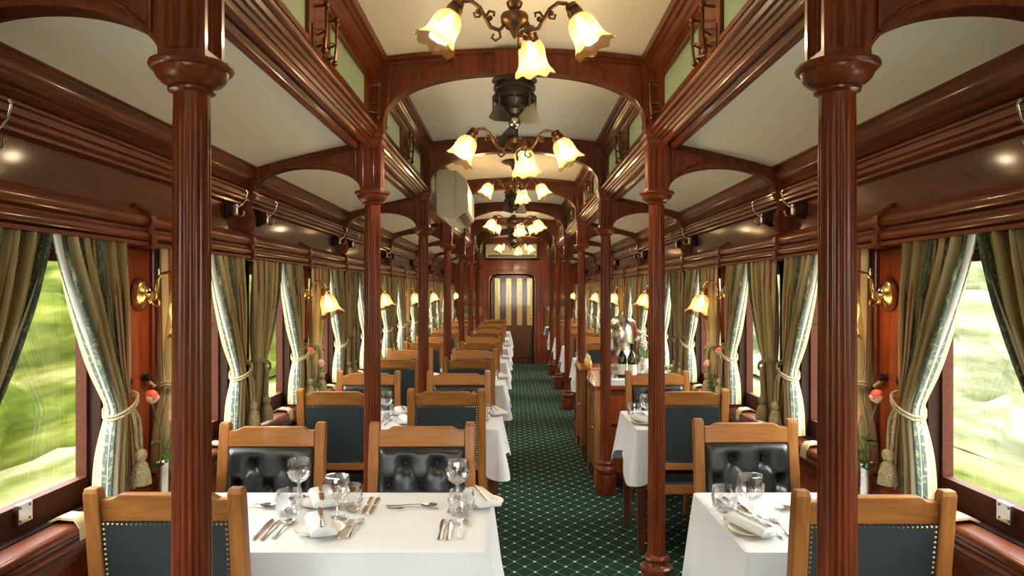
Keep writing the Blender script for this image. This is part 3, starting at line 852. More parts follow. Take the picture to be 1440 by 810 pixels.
# ------------------------------------------------------------------ curtains
def curtain_part_meshes():
    """drape that hangs from the pelmet and is swept to +Y; room is +X, wall at x=0"""
    NU, NV = 66, 30
    ztop, ztie, zbot = 1.715, 1.165, .878
    rows, uvs = [], []
    def edges(z):
        if z >= ztie:
            q = (ztop - z) / (ztop - ztie)
            lead = .006 + .288 * (q ** 1.2); back = .390 - .012 * q
        else:
            q = (ztie - z) / (ztie - zbot)
            lead = .294 - .045 * sin(q * pi / 2); back = .378 + .042 * sin(q * pi / 2)
        return lead, back
    for i in range(NV + 1):
        z = ztop + (zbot - ztop) * i / NV
        lead, back = edges(z)
        g = math.exp(-((z - ztie) / .10) ** 2)
        row = []
        for j in range(NU + 1):
            u = j / NU
            amp = (.020 + .012 * min(1, (ztop - z) / .2)) * (1 - .35 * g)
            x = .050 + amp * sin(2 * pi * 6.0 * u + .5 * sin(7 * u)) + .007 * sin(2 * pi * 13 * u + z * 3) + .018 * g * sin(pi * u)
            y = lead + (back - lead) * u + .010 * sin(2 * pi * 6 * u + 1.3) * (1 - .5 * g)
            row.append((x, y, z)); uvs.append((u, (ztop - z)))
        rows.append(row)
    m = MB().grid(rows); m.uv = uvs
    drape = m.mesh('drape', 'curtain', 'all')
    # pale lining turned out along the leading edge
    lr = []
    for i in range(NV + 1):
        z = ztop + (zbot - ztop) * i / NV
        lead, back = edges(z)
        p = rows[i][0]
        q = max(0, (ztop - .12 - z) / .5)
        wd = .008 + .030 * min(1, q)
        lr.append([(p[0] + .004, p[1] + .001, z), (p[0] + .012, p[1] - .006, z), (p[0] + .022 + wd * .3, p[1] + wd * .35, z), (p[0] + .020 + wd * .2, p[1] + wd * .8, z)])
    lining = MB().grid(lr).mesh('lining', 'lining', 'all')
    # gathered heading
    m = MB()
    # rope tie-back: loop, hook, hanging cord
    m = MB(); pts = []
    for i in range(25):
        a = 2 * pi * i / 24
        pts.append((.064 + .050 * cos(a), .336 + .050 * sin(a), 1.165 + .034 * sin(a) + .006 * cos(a)))
    for off in (0, .011):
        m.tube([(p[0], p[1], p[2] + off) for p in pts], .0050, 7)
    m.tube([(.03, .405, 1.195), (.015, .435, 1.225), (.006, .445, 1.235)], .0062, 7)
    m.tube([(.100, .345, 1.165), (.112, .362, 1.12), (.112, .372, 1.05), (.110, .376, 1.01)], .0058, 7)
    m.tube([(.104, .335, 1.16), (.106, .350, 1.10), (.104, .358, 1.04), (.106, .368, 1.00)], .0058, 7)
    rope = m.mesh('tieback_rope', 'rope', 50)
    m = MB().lathe([(.006, 1.02), (.018, 1.012), (.021, .998), (.016, .984), (.012, .978), (.022, .968), (.027, .94), (.031, .905), (.030, .900)], 18, c=(.110, .374, 0), rad=lambda r, i, j, a: r * (1 + (.10 if j % 2 else 0)) if i > 5 else r)
    tassel = m.mesh('tassel', 'rope', 60)
    hook = MB().lathe([(.020, 0), (.022, .006), (.014, .012), (.010, .025), (.016, .032), (.014, .040), (.003, .044)], 14, M=Matrix.Rotation(pi / 2, 4, 'Y'), c=(-.004, .452, 1.235)).mesh('holdback_knob', 'dark_frame', 40)
    return [('drape', drape), ('lining', lining), ('tieback_rope', rope), ('tassel', tassel), ('holdback_knob', hook)]
def mirror_mesh(me, axis=1):
    c = me.copy()
    for v in c.vertices: v.co[axis] *= -1
    c.flip_normals()
    return c
CP = curtain_part_meshes()
CM = [(n_, mirror_mesh(me)) for n_, me in CP]
for s in (-1, 1):
    i = 0
    for k in range(NB):
        for (a, b) in WIN:
            yc = C(k) + (a + b) / 2
            for far in (False, True):
                lab = 'tied-back green striped curtain, %s edge of %s window %s' % ('far' if far else 'near', SIDE[s], nth(i))
                t = thing('curtain', lab, 'curtain', (s * (WX - .008), yc, 0), 0 if s < 0 else pi, 'green and gold curtains')
                parts = CP if (far == (s < 0)) else CM
                for nm, me in parts:
                    o = bpy.data.objects.new(nm, me); COL.objects.link(o); o.parent = t
            i += 1
# leather window straps on the ledges
for s in (-1, 1):
    pts = [(0, 0, 0), (-.03, 0, .012), (-.075, 0, .008), (-.092, 0, -.015), (-.094, 0, -.05)]
    m = MB().grid([[(s * (-x) * -1, y, z) for (x, y, z) in [(p[0], -.032, p[2]), (p[0], .032, p[2]), (p[0], .032, p[2] - .007), (p[0], -.032, p[2] - .007)]] for p in pts], True, True, True)
    me = m.mesh('window_strap', 'strap', 50)
    for k in range(4):
        for q, (a, b) in enumerate(WIN):
            o = bpy.data.objects.new('window_strap', me); COL.objects.link(o)
            o.location = (s * 1.375, C(k) + (a + b) / 2 + .12, .868)
            tag(o, 'tan leather pull strap over the %s ledge, %s' % (SIDE[s], nth(2 * k + q)), 'strap', 'leather window straps')

# ------------------------------------------------------------------ chairs
def make_chair():
    t = thing('dining_chair')
    W2 = .222
    for s in (-1, 1):
        # rear post, leg and back upright in one piece
        rows = []
        for (y, z, hx, hy) in ((-.235, 0, .018, .018), (-.205, .25, .020, .022), (-.195, .44, .022, .024), (-.205, .60, .022, .022), (-.235, .85, .022, .020), (-.252, .985, .022, .019), (-.253, 1.0, .018, .015)):
            cx = s * (W2 - .022)
            rows.append([(cx - hx, y - hy, z), (cx + hx, y - hy, z), (cx + hx, y + hy, z), (cx - hx, y + hy, z)])
        MB().grid(rows, True, True, True).build('rear_post', 'chair_oak', t, bevel=.004)
        MB().lathe([(.016, 0), (.018, .02), (.016, .05), (.021, .12), (.024, .30), (.020, .33), (.027, .34), (.027, .42)], 12, c=(s * .19, .150, 0)).build('leg', 'chair_oak', t, smooth=40)
    # top rail with raised centre
    poly = [(-.178, .902), (.178, .902), (.178, .968), (.150, .968), (.138, .974), (.125, .982), (-.125, .982), (-.138, .974), (-.150, .968), (-.178, .968)]
    m = MB().grid([[(x, -.262 - .28 * (z - .985) * -1 * -1 * .55 + dy, z) for x, z in poly] for dy in (0, .03)], True, True, True)
    m.build('top_rail', 'chair_oak_rail', t, bevel=.004)
    MB().box(-.178, .178, -.222, -.188, .530, .568).build('lower_rail', 'chair_oak_rail', t, bevel=.003)
    MB().box(-.205, .205, -.20, .165, .385, .435).build('seat_frame', 'chair_oak_rail', t, bevel=.004)
    # upholstery: rear panel and tufted front pad on the leaning back
    def back(x, z, off): return (x, -.200 - (z - .58) * .135 + off, z)
    NZ, NX = 34, 40
    z0, z1, hx = .568, .904, .178
    btn = [(-.066, .838), (.066, .838), (-.132, .748), (0, .748), (.132, .748), (-.066, .658), (.066, .658)]
    rows = []
    for i in range(NZ + 1):
        z = z0 + (z1 - z0) * i / NZ; row = []
        for j in range(NX + 1):
            x = -hx + 2 * hx * j / NX
            ex = min(1, (hx - abs(x)) / .03); ez = min(1, min(z - z0, z1 - z) / .03)
            h = .042 * sqrt(max(0, 1 - (1 - ex) ** 2)) * sqrt(max(0, 1 - (1 - ez) ** 2))
            dmin = 1.0
            for bx_, bz_ in btn:
                dd = sqrt((x - bx_) ** 2 + (z - bz_) ** 2)
                h -= .032 * math.exp(-(dd / .026) ** 2)
            # creases on the diamond lattice
            for sg in (1, -1):
                q = ((x - .066) / .132 + sg * (z - .838) / .180)
                h -= .012 * math.exp(-((q - round(q)) / .085) ** 2) * ex * ez * (1 if z < .838 else max(0, 1 - (z - .838) / .05))
            row.append(back(x, z, .012 + max(h, -.002)))
        rows.append(row)
    MB().grid(rows).build('tufted_pad', 'leather', t, smooth='all')
    bme = MB().sphere((0, 0, 0), .008, 8, 5).mesh('button', 'leather', 'all')
    for bx_, bz_ in btn:
        o = bpy.data.objects.new('button', bme); COL.objects.link(o); o.parent = t; o.location = back(bx_, bz_, .016)
    m = MB().grid([[back(x, z, -.012 - .004 * (1 - (x / hx) ** 2)) for x in (-hx, -.09, 0, .09, hx)] for z in (z0, z0 + .1, z0 + .2, z1)])
    m.build('back_panel', 'leather_back', t, smooth='all')
    # brass nails around both faces
    m = MB()
    def nail(p, r=.0042):
        n_ = len(m.v); x, y, z = p[0], p[1], p[2]; sg = p[3]
        m.v.append((x, y + sg * .004, z)); m.v += [(x + r * cos(2 * pi * q / 6), y, z + r * sin(2 * pi * q / 6)) for q in range(6)]
        m.f.extend([(n_, n_ + 1 + q, n_ + 1 + (q + 1) % 6) for q in range(6)])
    for face, off in ((1, .014), (-1, -.013)):
        ins = .007
        nx = 26; nz = 22
        for j in range(nx + 1):
            x = -hx + ins + (2 * hx - 2 * ins) * j / nx
            for z in (z0 + ins, z1 - ins): nail((*back(x, z, off), face))
        for j in range(1, nz):
            z = z0 + ins + (z1 - z0 - 2 * ins) * j / nz
            for x in (-hx + ins, hx - ins): nail((*back(x, z, off), face))
    o = m.build('nail_trim', 'nail_brass', t); o['kind'] = 'stuff'
    # seat cushion
    rows = []
    for i in range(13):
        v = i / 12; row = []
        for j in range(17):
            u = j / 16
            x = -.20 + .40 * u; y = -.188 + .345 * v
            e = min(1, min(u, 1 - u) / .12) ; f_ = min(1, min(v, 1 - v) / .12)
            h = .055 * sqrt(max(0, 1 - (1 - e) ** 2)) * sqrt(max(0, 1 - (1 - f_) ** 2))
            row.append((x, y, .433 + h))
        rows.append(row)
    MB().grid(rows).build('seat', 'leather', t, smooth='all')
    return t
chp = make_chair()
CH_G = 'oak and black leather dining chairs'
for k in range(NB):
    my = mid(k)
    bay = nth(k)
    for (x, nm) in ((-1.01, 'wall-side'), (-.385, 'aisle-side')):
        if not (k == 0 and nm == 'aisle-side'):
            dy = -.285 if k == 0 else -.208
            place(chp, (x + (.035 if k == 0 else 0), my + dy, 0), 0, '%s oak chair with its back to the camera at left table %s' % (nm, bay), 'chair', CH_G)
        place(chp, (x, my + .208, 0), pi, '%s tufted black leather chair facing the camera at left table %s' % (nm, bay), 'chair', CH_G)
    if k != 2:
        place(chp, (.99, my - (.31 if k == 0 else .208), 0), 0, 'oak chair with its back to the camera at right hand table %s' % nth(k if k < 2 else k - 1), 'chair', CH_G)
        place(chp, (.99, my + (.29 if k == 0 else .208), 0), pi, 'tufted black leather chair facing the camera at right hand table %s' % nth(k if k < 2 else k - 1), 'chair', CH_G)

# ------------------------------------------------------------------ tables and cloths
TZ = .742
def make_table(wx, wy, name='dining_table'):
    t = thing(name)
    MB().box(-wx / 2, wx / 2, -wy / 2, wy / 2, TZ - .030, TZ - .004).build('tabletop', 'tablewood', t, bevel=.006)
    MB().box(-wx / 2 + .04, wx / 2 - .04, -wy / 2 + .04, wy / 2 - .04, TZ - .10, TZ - .030).build('apron', 'tablewood', t)
    for sx in (-1, 1):
        for sy in (-1, 1):
            MB().grid([[(sx * (wx / 2 - .026) + a * r, sy * (wy / 2 - .04) + b * r, z) for a, b in ((-1, -1), (1, -1), (1, 1), (-1, 1))] for z, r in ((0, .015), (.1, .017), (TZ - .10, .023), (TZ - .03, .023))], True, True, True).build('leg', 'tablewood', t)
    return t
def cloth(wx, wy, drop, seed, wallside):
    """rectangular cloth draped over a table; wallside = sign of x where the wall is (short drop there)"""
    rnd = random.Random(seed)
    ph = [rnd.uniform(0, 6.28) for _ in range(6)]
    hx, hy, r = wx / 2, wy / 2, .012
    per = []                     # (x, y, nx, ny, cornerness, s)
    def side(x0, y0, x1, y1, nx, ny, n):
        L = sqrt((x1 - x0) ** 2 + (y1 - y0) ** 2)
        for i in range(n):
            u = i / n; x = x0 + (x1 - x0) * u; y = y0 + (y1 - y0) * u
            dd = min(u, 1 - u) * L
            per.append([x, y, nx, ny, math.exp(-(dd / .16) ** 2), 0])
    def corner(cx, cy, a0, n):
        for i in range(n):
            a = a0 + pi / 2 * i / n
            per.append([cx + r * cos(a), cy + r * sin(a), cos(a), sin(a), 1.0, 0])
    side(-hx + r, -hy, hx - r, -hy, 0, -1, 34); corner(hx - r, -hy + r, -pi / 2, 9)
    side(hx, -hy + r, hx, hy - r, 1, 0, 26); corner(hx - r, hy - r, 0, 9)
    side(hx - r, hy, -hx + r, hy, 0, 1, 34); corner(-hx + r, hy - r, pi / 2, 9)
    side(-hx, hy - r, -hx, -hy + r, -1, 0, 26); corner(-hx + r, -hy + r, pi, 9)
    acc = 0
    for i, p in enumerate(per):
        if i: acc += sqrt((p[0] - per[i - 1][0]) ** 2 + (p[1] - per[i - 1][1]) ** 2)
        p[5] = acc
    rows = []
    rows.append([(p[0] * .96, p[1] * .93, 0) for p in per])
    rows.append([(p[0] - p[2] * .006, p[1] - p[3] * .006, 0) for p in per])
    NJ = 12
    for j in range(NJ + 1):
        t = j / NJ; row = []
        for p in per:
            x, y, nx, ny, c, s_ = p
            wall = (nx * wallside > .5)
            wall = wall or (c > .3 and x * wallside > 0 and nx * wallside > -.1 and hx - abs(x) < .15)
            D = .10 if wall else drop * (1 + .55 * c * c)
            fold = .012 * sin(s_ * 17 + ph[0]) + .008 * sin(s_ * 31 + ph[1])
            # the cloth gathers each side of a corner and swings out on it
            k_ = .28 + .72 * abs(nx)       # the long edges are held in by the chair backs
            off = .004 + t * k_ * (.034 + .030 * c + fold * (1 - .6 * c) * (.3 + t))
            if wall: off = .004
            z = -D * t
            sag = -.016 * (1 - math.exp(-t * 9)) * 0
            row.append((x + nx * off, y + ny * off, (-.004 if j == 0 else -.004) * (1 if j == 0 else 1) + z + sag))
        rows.append(row)
    m = MB().grid(rows, True)
    m.f.append(tuple(range(len(per))))
    return m
left_t = make_table(1.20, .62)
right_t = make_table(.58, .62)
CLG = 'white tablecloths'
LX, RX = -.705, 1.01
TABLES = []
for k in range(NB):
    my = mid(k); b = nth(k)
    place(left_t, (LX, my, 0), 0, 'dark wooden four-seat table under white cloth on the left, %s' % b, 'table', 'left hand dining tables')
    o = cloth(1.225, .645, .27 if k == 0 else .19, k, -1).build('tablecloth', 'linen', smooth=50, loc=(LX, my, TZ + .002))
    tag(o, 'white cloth over the left hand four-seat table, %s' % b, 'tablecloth', CLG)
    if k != 2:
        j = k if k < 2 else k - 1
        place(right_t, (RX, my, 0), 0, 'dark wooden two-seat table under white cloth on the right, %s' % nth(j), 'table', 'right hand dining tables')
        o = cloth(.585, .645, .27 if k == 0 else .21, 20 + k, 1).build('tablecloth', 'linen', smooth=50, loc=(RX, my, TZ + .002))
        tag(o, 'white cloth over the right hand two-seat table, %s' % nth(j), 'tablecloth', CLG)
ZT = TZ + .003

# ------------------------------------------------------------------ tableware
def cut_lathe(prof, cut, seg=28, amp=.0022):
    """lathe whose rows in `cut` carry a diamond-cut relief"""
    def rad(r, i, j, a):
        if i in cut: return r + (amp if (i + j) % 2 else -amp)
        return r
    return MB().lathe(prof, seg, rad=rad, cap0=True, cap1=True)
def wine_glass():
    t = thing('wine_glass')
    out = [(.030, .014 * 0 + .0025), (.0315, .0045), (.018, .008), (.007, .014), (.0052, .022), (.0075, .034), (.0052, .046), (.0055, .058), (.012, .064), (.022, .071), (.029, .079), (.0335, .088), (.0362, .097), (.0374, .106), (.0378, .115), (.0374, .127), (.0362, .139), (.0345, .150)]
    inn = [(.0332, .150), (.0350, .139), (.0362, .127), (.0365, .115), (.0350, .097), (.028, .082), (.016, .072), (.002, .068)]
    prof = [(r_ * 1.22, z_ * 1.02) for r_, z_ in [(.0305, 0)] + out + inn]
    cut_lathe(prof, {10, 11, 12, 13, 14, 15}).build('bowl_and_stem', 'crystal', t, smooth=12)
    return t
def tumbler():
    t = thing('tumbler')
    prof = [(.028, 0), (.031, .003), (.033, .010), (.0345, .020), (.036, .030), (.037, .040), (.0375, .050), (.0376, .060), (.037, .075), (.036, .088), (.0345, .088), (.0355, .075), (.036, .055), (.034, .03), (.030, .014), (.002, .012)]
    prof = [(r_ * 1.22, z_) for r_, z_ in prof]
    cut_lathe(prof, {2, 3, 4, 5, 6, 7}).build('cup', 'crystal', t, smooth=12)
    return t
def plate():
    t = thing('side_plate')
    MB().lathe([(.045, 0), (.050, .004), (.060, .006), (.082, .014), (.083, .0155), (.080, .0165), (.058, .009), (.045, .007), (.001, .007)], 32).build('dish', 'porcelain', t, smooth=40)
    MB().lathe([(.0800, .0168), (.0828, .0165), (.0832, .0155), (.0800, .0162)], 32, cap0=False, cap1=False).build('rim_band', 'gilt', t, smooth=40)
    return t
def napkin():
    """folded strip roll, long in y"""
    t = thing('napkin')
    prof = []
    n = 14
    sec = [(-.041, 0), (-.043, .012), (-.034, .023), (-.014, .027), (.014, .027), (.035, .023), (.043, .012), (.041, 0)]
    rows = []
    for y, sc in ((-.100, .82), (-.096, 1.0), (-.03, 1.02), (.05, 1.0), (.092, 1.0), (.098, .82)):
        rows.append([(x, y, z * sc) for x, z in sec])
    MB().grid(rows, True, True, True).build('roll', 'linen', t, smooth='all')
    m = MB()
    for q in (-1, 1):
        pass
    m.tube([(-.016, -.101, .006), (.010, -.101, .006), (.014, -.101, .010), (.010, -.101, .013), (-.010, -.101, .012)], .0022, 6)
    m.build('folded_edge', 'linen', t, smooth=50)
    return t
def strip_tool(m, prof, th=.0016):
    """prof: list of (y, halfwidth, z)"""
    rows = [[(-w_, y, z), (0, y, z + .0012), (w_, y, z), (w_, y, z - th), (0, y, z - th), (-w_, y, z - th)] for y, w_, z in prof]
    m.grid(rows, True, True, True)
def fork():
    t = thing('fork'); m = MB()
    strip_tool(m, [(-.095, .0045, .003), (-.090, .0068, .003), (-.06, .0052, .004), (-.02, .0026, .007), (.015, .0024, .009), (.028, .004, .008), (.038, .0105, .006), (.052, .0115, .004)])
    m.build('handle', 'silver', t, smooth=40)
    m = MB()
    for i in range(4):
        x = -.0092 + .0061 * i
        m.grid([[(x - .0016, y, z), (x + .0016, y, z), (x + .0013, y, z - .0016), (x - .0013, y, z - .0016)] for y, z in ((.050, .0042), (.070, .004), (.088, .006), (.094, .0075))], True, True, True)
    m.build('tines', 'silver', t)
    return t
def knife():
    t = thing('knife'); m = MB()
    strip_tool(m, [(-.105, .005, .003), (-.098, .0075, .0035), (-.05, .0062, .004), (-.01, .0048, .004), (-.004, .006, .004)], .003)
    m.build('handle', 'silver', t, smooth=40)
    m = MB()
    strip_tool(m, [(-.004, .0052, .003), (.010, .0085, .003), (.07, .0092, .003), (.095, .0075, .003), (.108, .003, .003)], .001)
    m.build('blade', 'silver', t, smooth=40)
    return t
def spoon():
    t = thing('spoon'); m = MB()
    strip_tool(m, [(-.095, .0045, .003), (-.09, .0065, .003), (-.05, .005, .004), (-.01, .0025, .007), (.03, .0028, .009), (.04, .005, .008)])
    m.build('handle', 'silver', t, smooth=40)
    rows = []
    for i in range(7):
        r = i / 6
        rows.append([(.021 * r * cos(2 * pi * j / 16), .066 + .031 * r * sin(2 * pi * j / 16), .002 + .0065 * r * r) for j in range(16)])
    m = MB().grid(rows, True)
    m.grid([[(x, y, z - .0015) for x, y, z in row] for row in rows], True)
    m.build('bowl', 'silver', t, smooth='all')
    return t
P_WINE, P_TUMB, P_PLATE, P_NAP, P_FORK, P_KNIFE, P_SPOON = wine_glass(), tumbler(), plate(), napkin(), fork(), knife(), spoon()
def setting(cx, ye, face, where, full, glasses=True, fork_side=True, wine=(.150, .355), tumb=(.185, .255)):
    """cx centre x, ye table edge y, face=+1 diner looks to +y; right hand is +x*face"""
    def at(u, v): return (cx + u * face, ye + v * face, ZT)
    rz = 0 if face > 0 else pi
    x, y, z = at(-.262, .165)
    place(P_PLATE, (x, y, z), 0, 'gilt-rimmed side plate under napkin, ' + where, 'plate', 'side plates')
    place(P_NAP, (x, y, z + .0172), rz + .38, 'rolled white napkin on side plate, ' + where, 'napkin', 'rolled napkins')
    if full:
        place(P_KNIFE, (x - .002, y + .01 * face, z + .046), rz + .30, 'butter knife lying on napkin, ' + where, 'knife', 'butter knives')
        for i, u in enumerate((-.185, -.155)):
            place(P_FORK, at(u, .185 + .012 * i), rz - .03, '%s silver fork, %s' % (('outer', 'inner')[i], where), 'fork', 'silver forks')
        for i, u in enumerate((.140, .168)):
            place(P_KNIFE, at(u, .185 - .006 * i), rz + .03, '%s silver table knife, %s' % (('inner', 'outer')[i], where), 'knife', 'silver knives')
        place(P_SPOON, at(.205, .185), rz, 'round silver soup spoon, ' + where, 'spoon', 'silver spoons')
    if glasses:
        place(P_WINE, at(*wine), 0, 'cut crystal wine glass, ' + where, 'wine glass', 'crystal wine glasses')
        place(P_TUMB, at(*tumb), 0.4, 'cut crystal tumbler, ' + where, 'tumbler', 'crystal tumblers')
HD = .318
for k in range(NB):
    my = mid(k)
    full = k <= 1
    T = 'left table ' + nth(k)
    n0 = my - HD; f0 = my + HD
    if k < 5:
        setting(-.385, n0, 1, 'near aisle place, ' + T, full, wine=(.165, .53) if k == 0 else (.15, .46), tumb=(.195, .345))
        setting(-.985, n0, 1, 'near wall place, ' + T, full, wine=(.15, .55) if k == 0 else (.15, .46), tumb=(.175, .35))
        setting(-.385, f0, -1, 'far aisle place, ' + T, full, wine=(.240, .335), tumb=(.225, .215))
        setting(-.985, f0, -1, 'far wall place, ' + T, full, wine=(.175, .335), tumb=(.19, .23))
    else:
        setting(-.385, n0, 1, 'near aisle place, ' + T, False)
    if k == 0:
        for x, w_ in ((-.385, 'aisle'), (-.985, 'wall')):
            place(P_FORK, (x + .01, my + .095, ZT), pi / 2, 'dessert fork lying crosswise at the %s end of the nearest left table' % w_, 'fork', 'dessert cutlery')
            place(P_SPOON, (x, my + .130, ZT), -pi / 2, 'dessert spoon lying crosswise at the %s end of the nearest left table' % w_, 'spoon', 'dessert cutlery')
    if k != 2 and k < 6:
        j = k if k < 2 else k - 1
        T = 'right table ' + nth(j)
        setting(1.055, n0, 1, 'near place, ' + T, full, glasses=False)
        setting(.985, f0, -1, 'far place, ' + T, full, wine=(.150, .325), tumb=(.215, .235))
        if k == 0:
            place(P_FORK, (1.06, my + .06, ZT), -pi / 2, 'dessert fork lying crosswise on the nearest right table', 'fork', 'dessert cutlery')
            place(P_SPOON, (1.06, my + .10, ZT), pi / 2, 'dessert spoon lying crosswise on the nearest right table', 'spoon', 'dessert cutlery')

# bud vases with roses
def vase():
    t = thing('bud_vase')
    MB().lathe([(.030, 0), (.031, .006), (.022, .014), (.019, .03), (.020, .10), (.022, .165), (.025, .190), (.023, .190), (.018, .16), (.016, .05), (.001, .04)], 22).build('body', 'silver', t, smooth=45)
    return t
def rose(seed):
    r = random.Random(seed)
    t = thing('rose')
    ST = [((0, 0, .06), (.012, .004, .20), (-.012, .0, .32), (-.035, -.01, .405)), ((0, 0, .06), (-.008, .01, .19), (.02, .02, .27), (.032, .02, .325))]
    for q, pts in enumerate(ST):
        st = MB().tube(pts, .0026, 6).build('stem', 'stem', t, smooth=60)
        top = Vector(pts[-1])
        m = MB()
        def pet(rr, i, j, a): return rr * (1 + .05 * sin(3 * a + i))
        m.lathe([(.004, 0), (.016, .006), (.022, .018), (.021, .032), (.015, .042), (.006, .046)], 14, c=top, rad=pet)
        b = m.build('bloom', 'rose_red' if q == 0 else 'flower_pink', t, smooth='all')
        MB().lathe([(.004, -.004), (.018, .006), (.024, .020), (.020, .027)], 9, c=top, rad=lambda rr, i, j, a: rr * (1 + .14 * cos(3 * a)), cap1=False).build('outer_petals', 'rose_cream', b, smooth='all')
    for i in range(9):
        a = r.uniform(0, 6.28); z = r.uniform(.20, .30); L = r.uniform(.035, .055)
        base = Vector((.004, .002, z - .03)); d_ = Vector((cos(a), sin(a), r.uniform(-.1, .5))).normalized()
        sd = d_.cross(Vector((0, 0, 1))).normalized()
        rows = []
        for q in range(6):
            u = q / 5; w_ = .022 * sin(pi * min(.98, u * .9 + .08)) * (1 if q < 5 else .1)
            c_ = base + d_ * (L * (.2 + u)) + Vector((0, 0, -.02 * u * u))
            rows.append([c_ - sd * w_ + Vector((0, 0, .006)), c_, c_ + sd * w_ + Vector((0, 0, .006))])
        MB().grid(rows).build('leaf', 'leaf', t, smooth='all')
    return t
V = vase(); RS = rose(3)
SALT = thing('salt_shaker')
MB().lathe([(.014, 0), (.016, .004), (.013, .02), (.011, .045), (.012, .05)], 14).build('cellar', 'crystal', SALT, smooth=35)
MB().lathe([(.0125, .048), (.0125, .056), (.009, .063), (.002, .066)], 14).build('cap', 'silver', SALT, smooth=35)
for k in range(NB):
    my = mid(k)
    for s, lim in ((-1, 5), (1, 2)):
        if k >= lim: continue
        x = s * 1.262
        place(V, (x, my + .03, ZT), 0, 'silver bud vase on the %s table %s' % (SIDE[s], nth(k)), 'vase', 'silver bud vases')
        place(RS, (x, my + .03, ZT), .3 if s < 0 else 2.6, 'red and cream roses in bud vase on the %s table %s' % (SIDE[s], nth(k)), 'rose', 'roses in bud vases')
        if k < 2:
            place(SALT, (x - .005 * s, my + .12, ZT), 0, 'small glass salt shaker beside bud vase, %s table %s' % (SIDE[s], nth(k)), 'salt shaker', 'salt shakers')

# ------------------------------------------------------------------ sideboard (right, third bay)
SB = thing('sideboard', 'mahogany serving sideboard between columns on the right of the aisle', 'sideboard', (.64, 5.62, 0))
# local: x 0..0.68 towards the wall, y 0..1.75 away from the camera
MB().box(0.0, .68, 0, 1.75, 0, .07).build('plinth', 'dark_frame', SB)
for y0, y1 in ((0, .60), (1.20, 1.75)):
    MB().box(.02, .68, y0 + .02, y1 - .02, .07, .77).build('cupboard', 'mahogany', SB, bevel=.004)
    dr = MB().box(.004, .02, y0 + .09, y1 - .09, .13, .70).build('cupboard_door', 'mahogany_red', SB, bevel=.004)
    MB().sphere((-.006, y0 + .14, .45), .012).build('knob', 'brass', dr, smooth='all')
    for yy in (y0, y1 - .06):
        MB().box(-.004, .05, yy, yy + .06, .0, .775).build('corner_post', 'chair_oak', SB, bevel=.004)
MB().box(.12, .68, .58, 1.22, .07, .62).build('recess_shelf', 'dark_frame', SB)
for x0, x1 in ((.06, .66),):
    MB().box(x0 + .02, x1, -.010, .02, .50, .72).build('drawer_front', 'mahogany_red', SB, bevel=.005)
    MB().box(x0 + .02, x1, -.010, .02, .12, .47).build('end_panel', 'mahogany_red', SB, bevel=.005)
MB().box(-.015, .70, -.02, .62, .775, .805).build('top', 'mahogany_red', SB, bevel=.005)
MB().box(-.015, .70, 1.18, 1.77, .775, .805).build('top', 'mahogany_red', SB, bevel=.005)
MB().box(.06, .70, .62, 1.18, .775, .800).build('top', 'mahogany_red', SB, bevel=.005)
for y0, y1 in ((-.015, .60), (1.2, 1.76)):
    m = MB()
    m.tube([(.0, y0 + .02, .845), (.0, y1 - .02, .845)], .005, 8)
    for q in range(5): m.tube([(.0, y0 + .03 + (y1 - y0 - .06) * q / 4, .80), (.0, y0 + .03 + (y1 - y0 - .06) * q / 4, .846)], .005, 8)
    m.build('gallery_rail', 'brass', SB, smooth=50)
SX, SY, SZ = .64, 5.62, .806
o = MB().box(.10, .66, .03, .58, 0, .003).box(.10, .66, .027, .030, -.06, .003).build('serving_cloth', 'linen', loc=(SX, SY, SZ)); tag(o, 'white cloth laid across the sideboard top', 'cloth')
for i in range(3):
    o = MB().box(-.09, .09, -.07, .07, 0, .010).build('folded_napkin', 'linen', bevel=.004, loc=(SX + .23, SY + .13, SZ + .004 + .0105 * i)); tag(o, 'folded white napkin in a small pile on the sideboard, %s' % ('bottom', 'middle', 'top')[i], 'napkin', 'folded napkins on the sideboard')
t = thing('dome_cover', 'tall polished silver dome cover on the sideboard', 'dome cover', (SX + .33, SY + .80, SZ))
MB().lathe([(.16, 0), (.165, .02), (.15, .03)], 32).build('tray', 'silver', t, smooth=35)
MB().lathe([(.138, .03), (.138, .38), (.132, .43), (.115, .475), (.085, .505), (.045, .523), (.004, .53)], 36).build('dome', 'silver', t, smooth='all')
MB().lathe([(.006, .528), (.006, .54), (.014, .548), (.012, .56), (.002, .566)], 12).build('finial', 'brass', t, smooth=40)
CRU = ('nearest', 'second', 'third', 'farthest')
for i, (x, y, ht) in enumerate(((.26, .32, .30), (.335, .28, .31))):
    t = thing('wine_bottle', ('green wine bottle with cream label beside the dome cover', 'dark wine bottle with cream label in front of the dome cover')[i], 'bottle', (SX + x, SY + y, SZ + .004), 0, 'wine bottles on the sideboard')
    MB().lathe([(.036, 0), (.038, .006), (.038, .17), (.034, .20), (.018, .235), (.0145, .25), (.0145, ht), (.003, ht + .002)], 22).build('glass_body', 'bottle_green', t, smooth=45)
    MB().lathe([(.0385, .05), (.0388, .052), (.0388, .135), (.0385, .137)], 22, cap0=False, cap1=False).build('paper_label', 'bottle_label', t, smooth=40)
    MB().lathe([(.0155, ht - .05), (.016, ht), (.004, ht + .004)], 14).build('capsule', ('gilt', 'black_metal')[i], t, smooth=40)
t = thing('flower_vase', 'pale bulbous vase on the sideboard holding pink flowers', 'vase', (SX + .45, SY + .34, SZ + .004))
MB().lathe([(.035, 0), (.045, .01), (.062, .05), (.066, .09), (.056, .13), (.036, .16), (.040, .18), (.036, .18), (.03, .155), (.002, .14)], 26).build('body', 'porcelain', t, smooth=45)
r = random.Random(11)
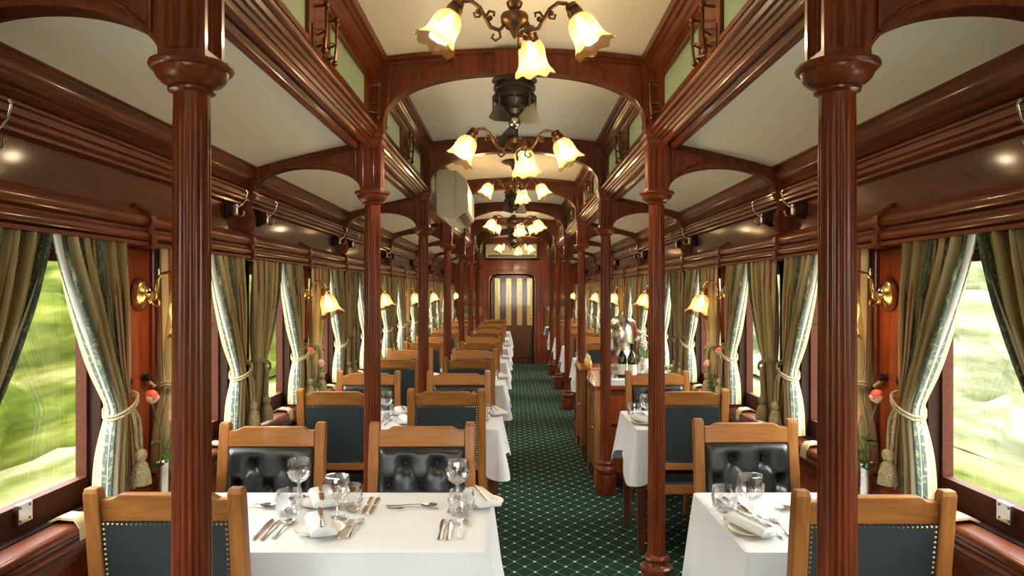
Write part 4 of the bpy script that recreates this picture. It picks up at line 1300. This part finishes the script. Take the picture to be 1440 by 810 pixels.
t2 = thing('flower_bouquet', 'bunch of pink and white flowers with leaves in the sideboard vase', 'flowers', (SX + .45, SY + .34, SZ + .17))
for i in range(16):
    a = r.uniform(0, 6.28); R_ = r.uniform(.01, .09); h = r.uniform(.10, .25)
    p = Vector((R_ * cos(a), R_ * sin(a), h))
    MB().tube([(0, 0, 0), p * .5 + Vector((0, 0, .02)), p], .002, 5).build('stem', 'stem', t2)
    m = MB()
    for q in range(6):
        b = q * pi / 3
        m.sphere((p.x + .011 * cos(b), p.y + .011 * sin(b), p.z + .004), .010, 8, 5, (1, 1, .6))
    m.sphere((p.x, p.y, p.z + .008), .008, 8, 5)
    m.build('bloom', ('flower_pink', 'linen', 'rose_cream')[i % 3], t2, smooth='all')
for i in range(18):
    a = r.uniform(0, 6.28); d_ = Vector((cos(a), sin(a), r.uniform(0, .9))).normalized(); sd = d_.cross(Vector((0, 0, 1))).normalized()
    rows = []
    for q in range(5):
        u = q / 4; c_ = d_ * (.03 + .09 * u) + Vector((0, 0, .02)); w_ = .016 * sin(pi * (.1 + .85 * u))
        rows.append([c_ - sd * w_, c_ + Vector((0, 0, -.004)), c_ + sd * w_])
    MB().grid(rows).build('leaf', 'leaf', t2, smooth='all')
for i in range(8):
    x, y = ((.42, .10), (.52, .08), (.60, .14), (.50, .19), (.57, .26), (.14, .24), (.17, .33), (.13, .42))[i]
    place(P_WINE if i < 5 else P_TUMB, (SX + x, SY + y, SZ + .004), 0, ('spare crystal wine glass in the cluster beside the pale flower vase' if i < 5 else 'spare crystal tumbler in the row along the aisle edge of the sideboard'), 'wine glass' if i < 5 else 'tumbler', 'spare glasses on the sideboard')
for i in range(4):
    t = thing('cruet_bottle', '%s of four small amber cruet bottles along the sideboard edge' % CRU[i], 'bottle', (SX + .09, SY + 1.28 + .1 * i, SZ), 0, 'cruet bottles on the sideboard')
    MB().lathe([(.02, 0), (.022, .01), (.022, .06), (.010, .08), (.010, .10)], 12).build('body', 'gilt', t, smooth=40)
    MB().sphere((0, 0, .108), .012).build('stopper', 'crystal', t, smooth='all')
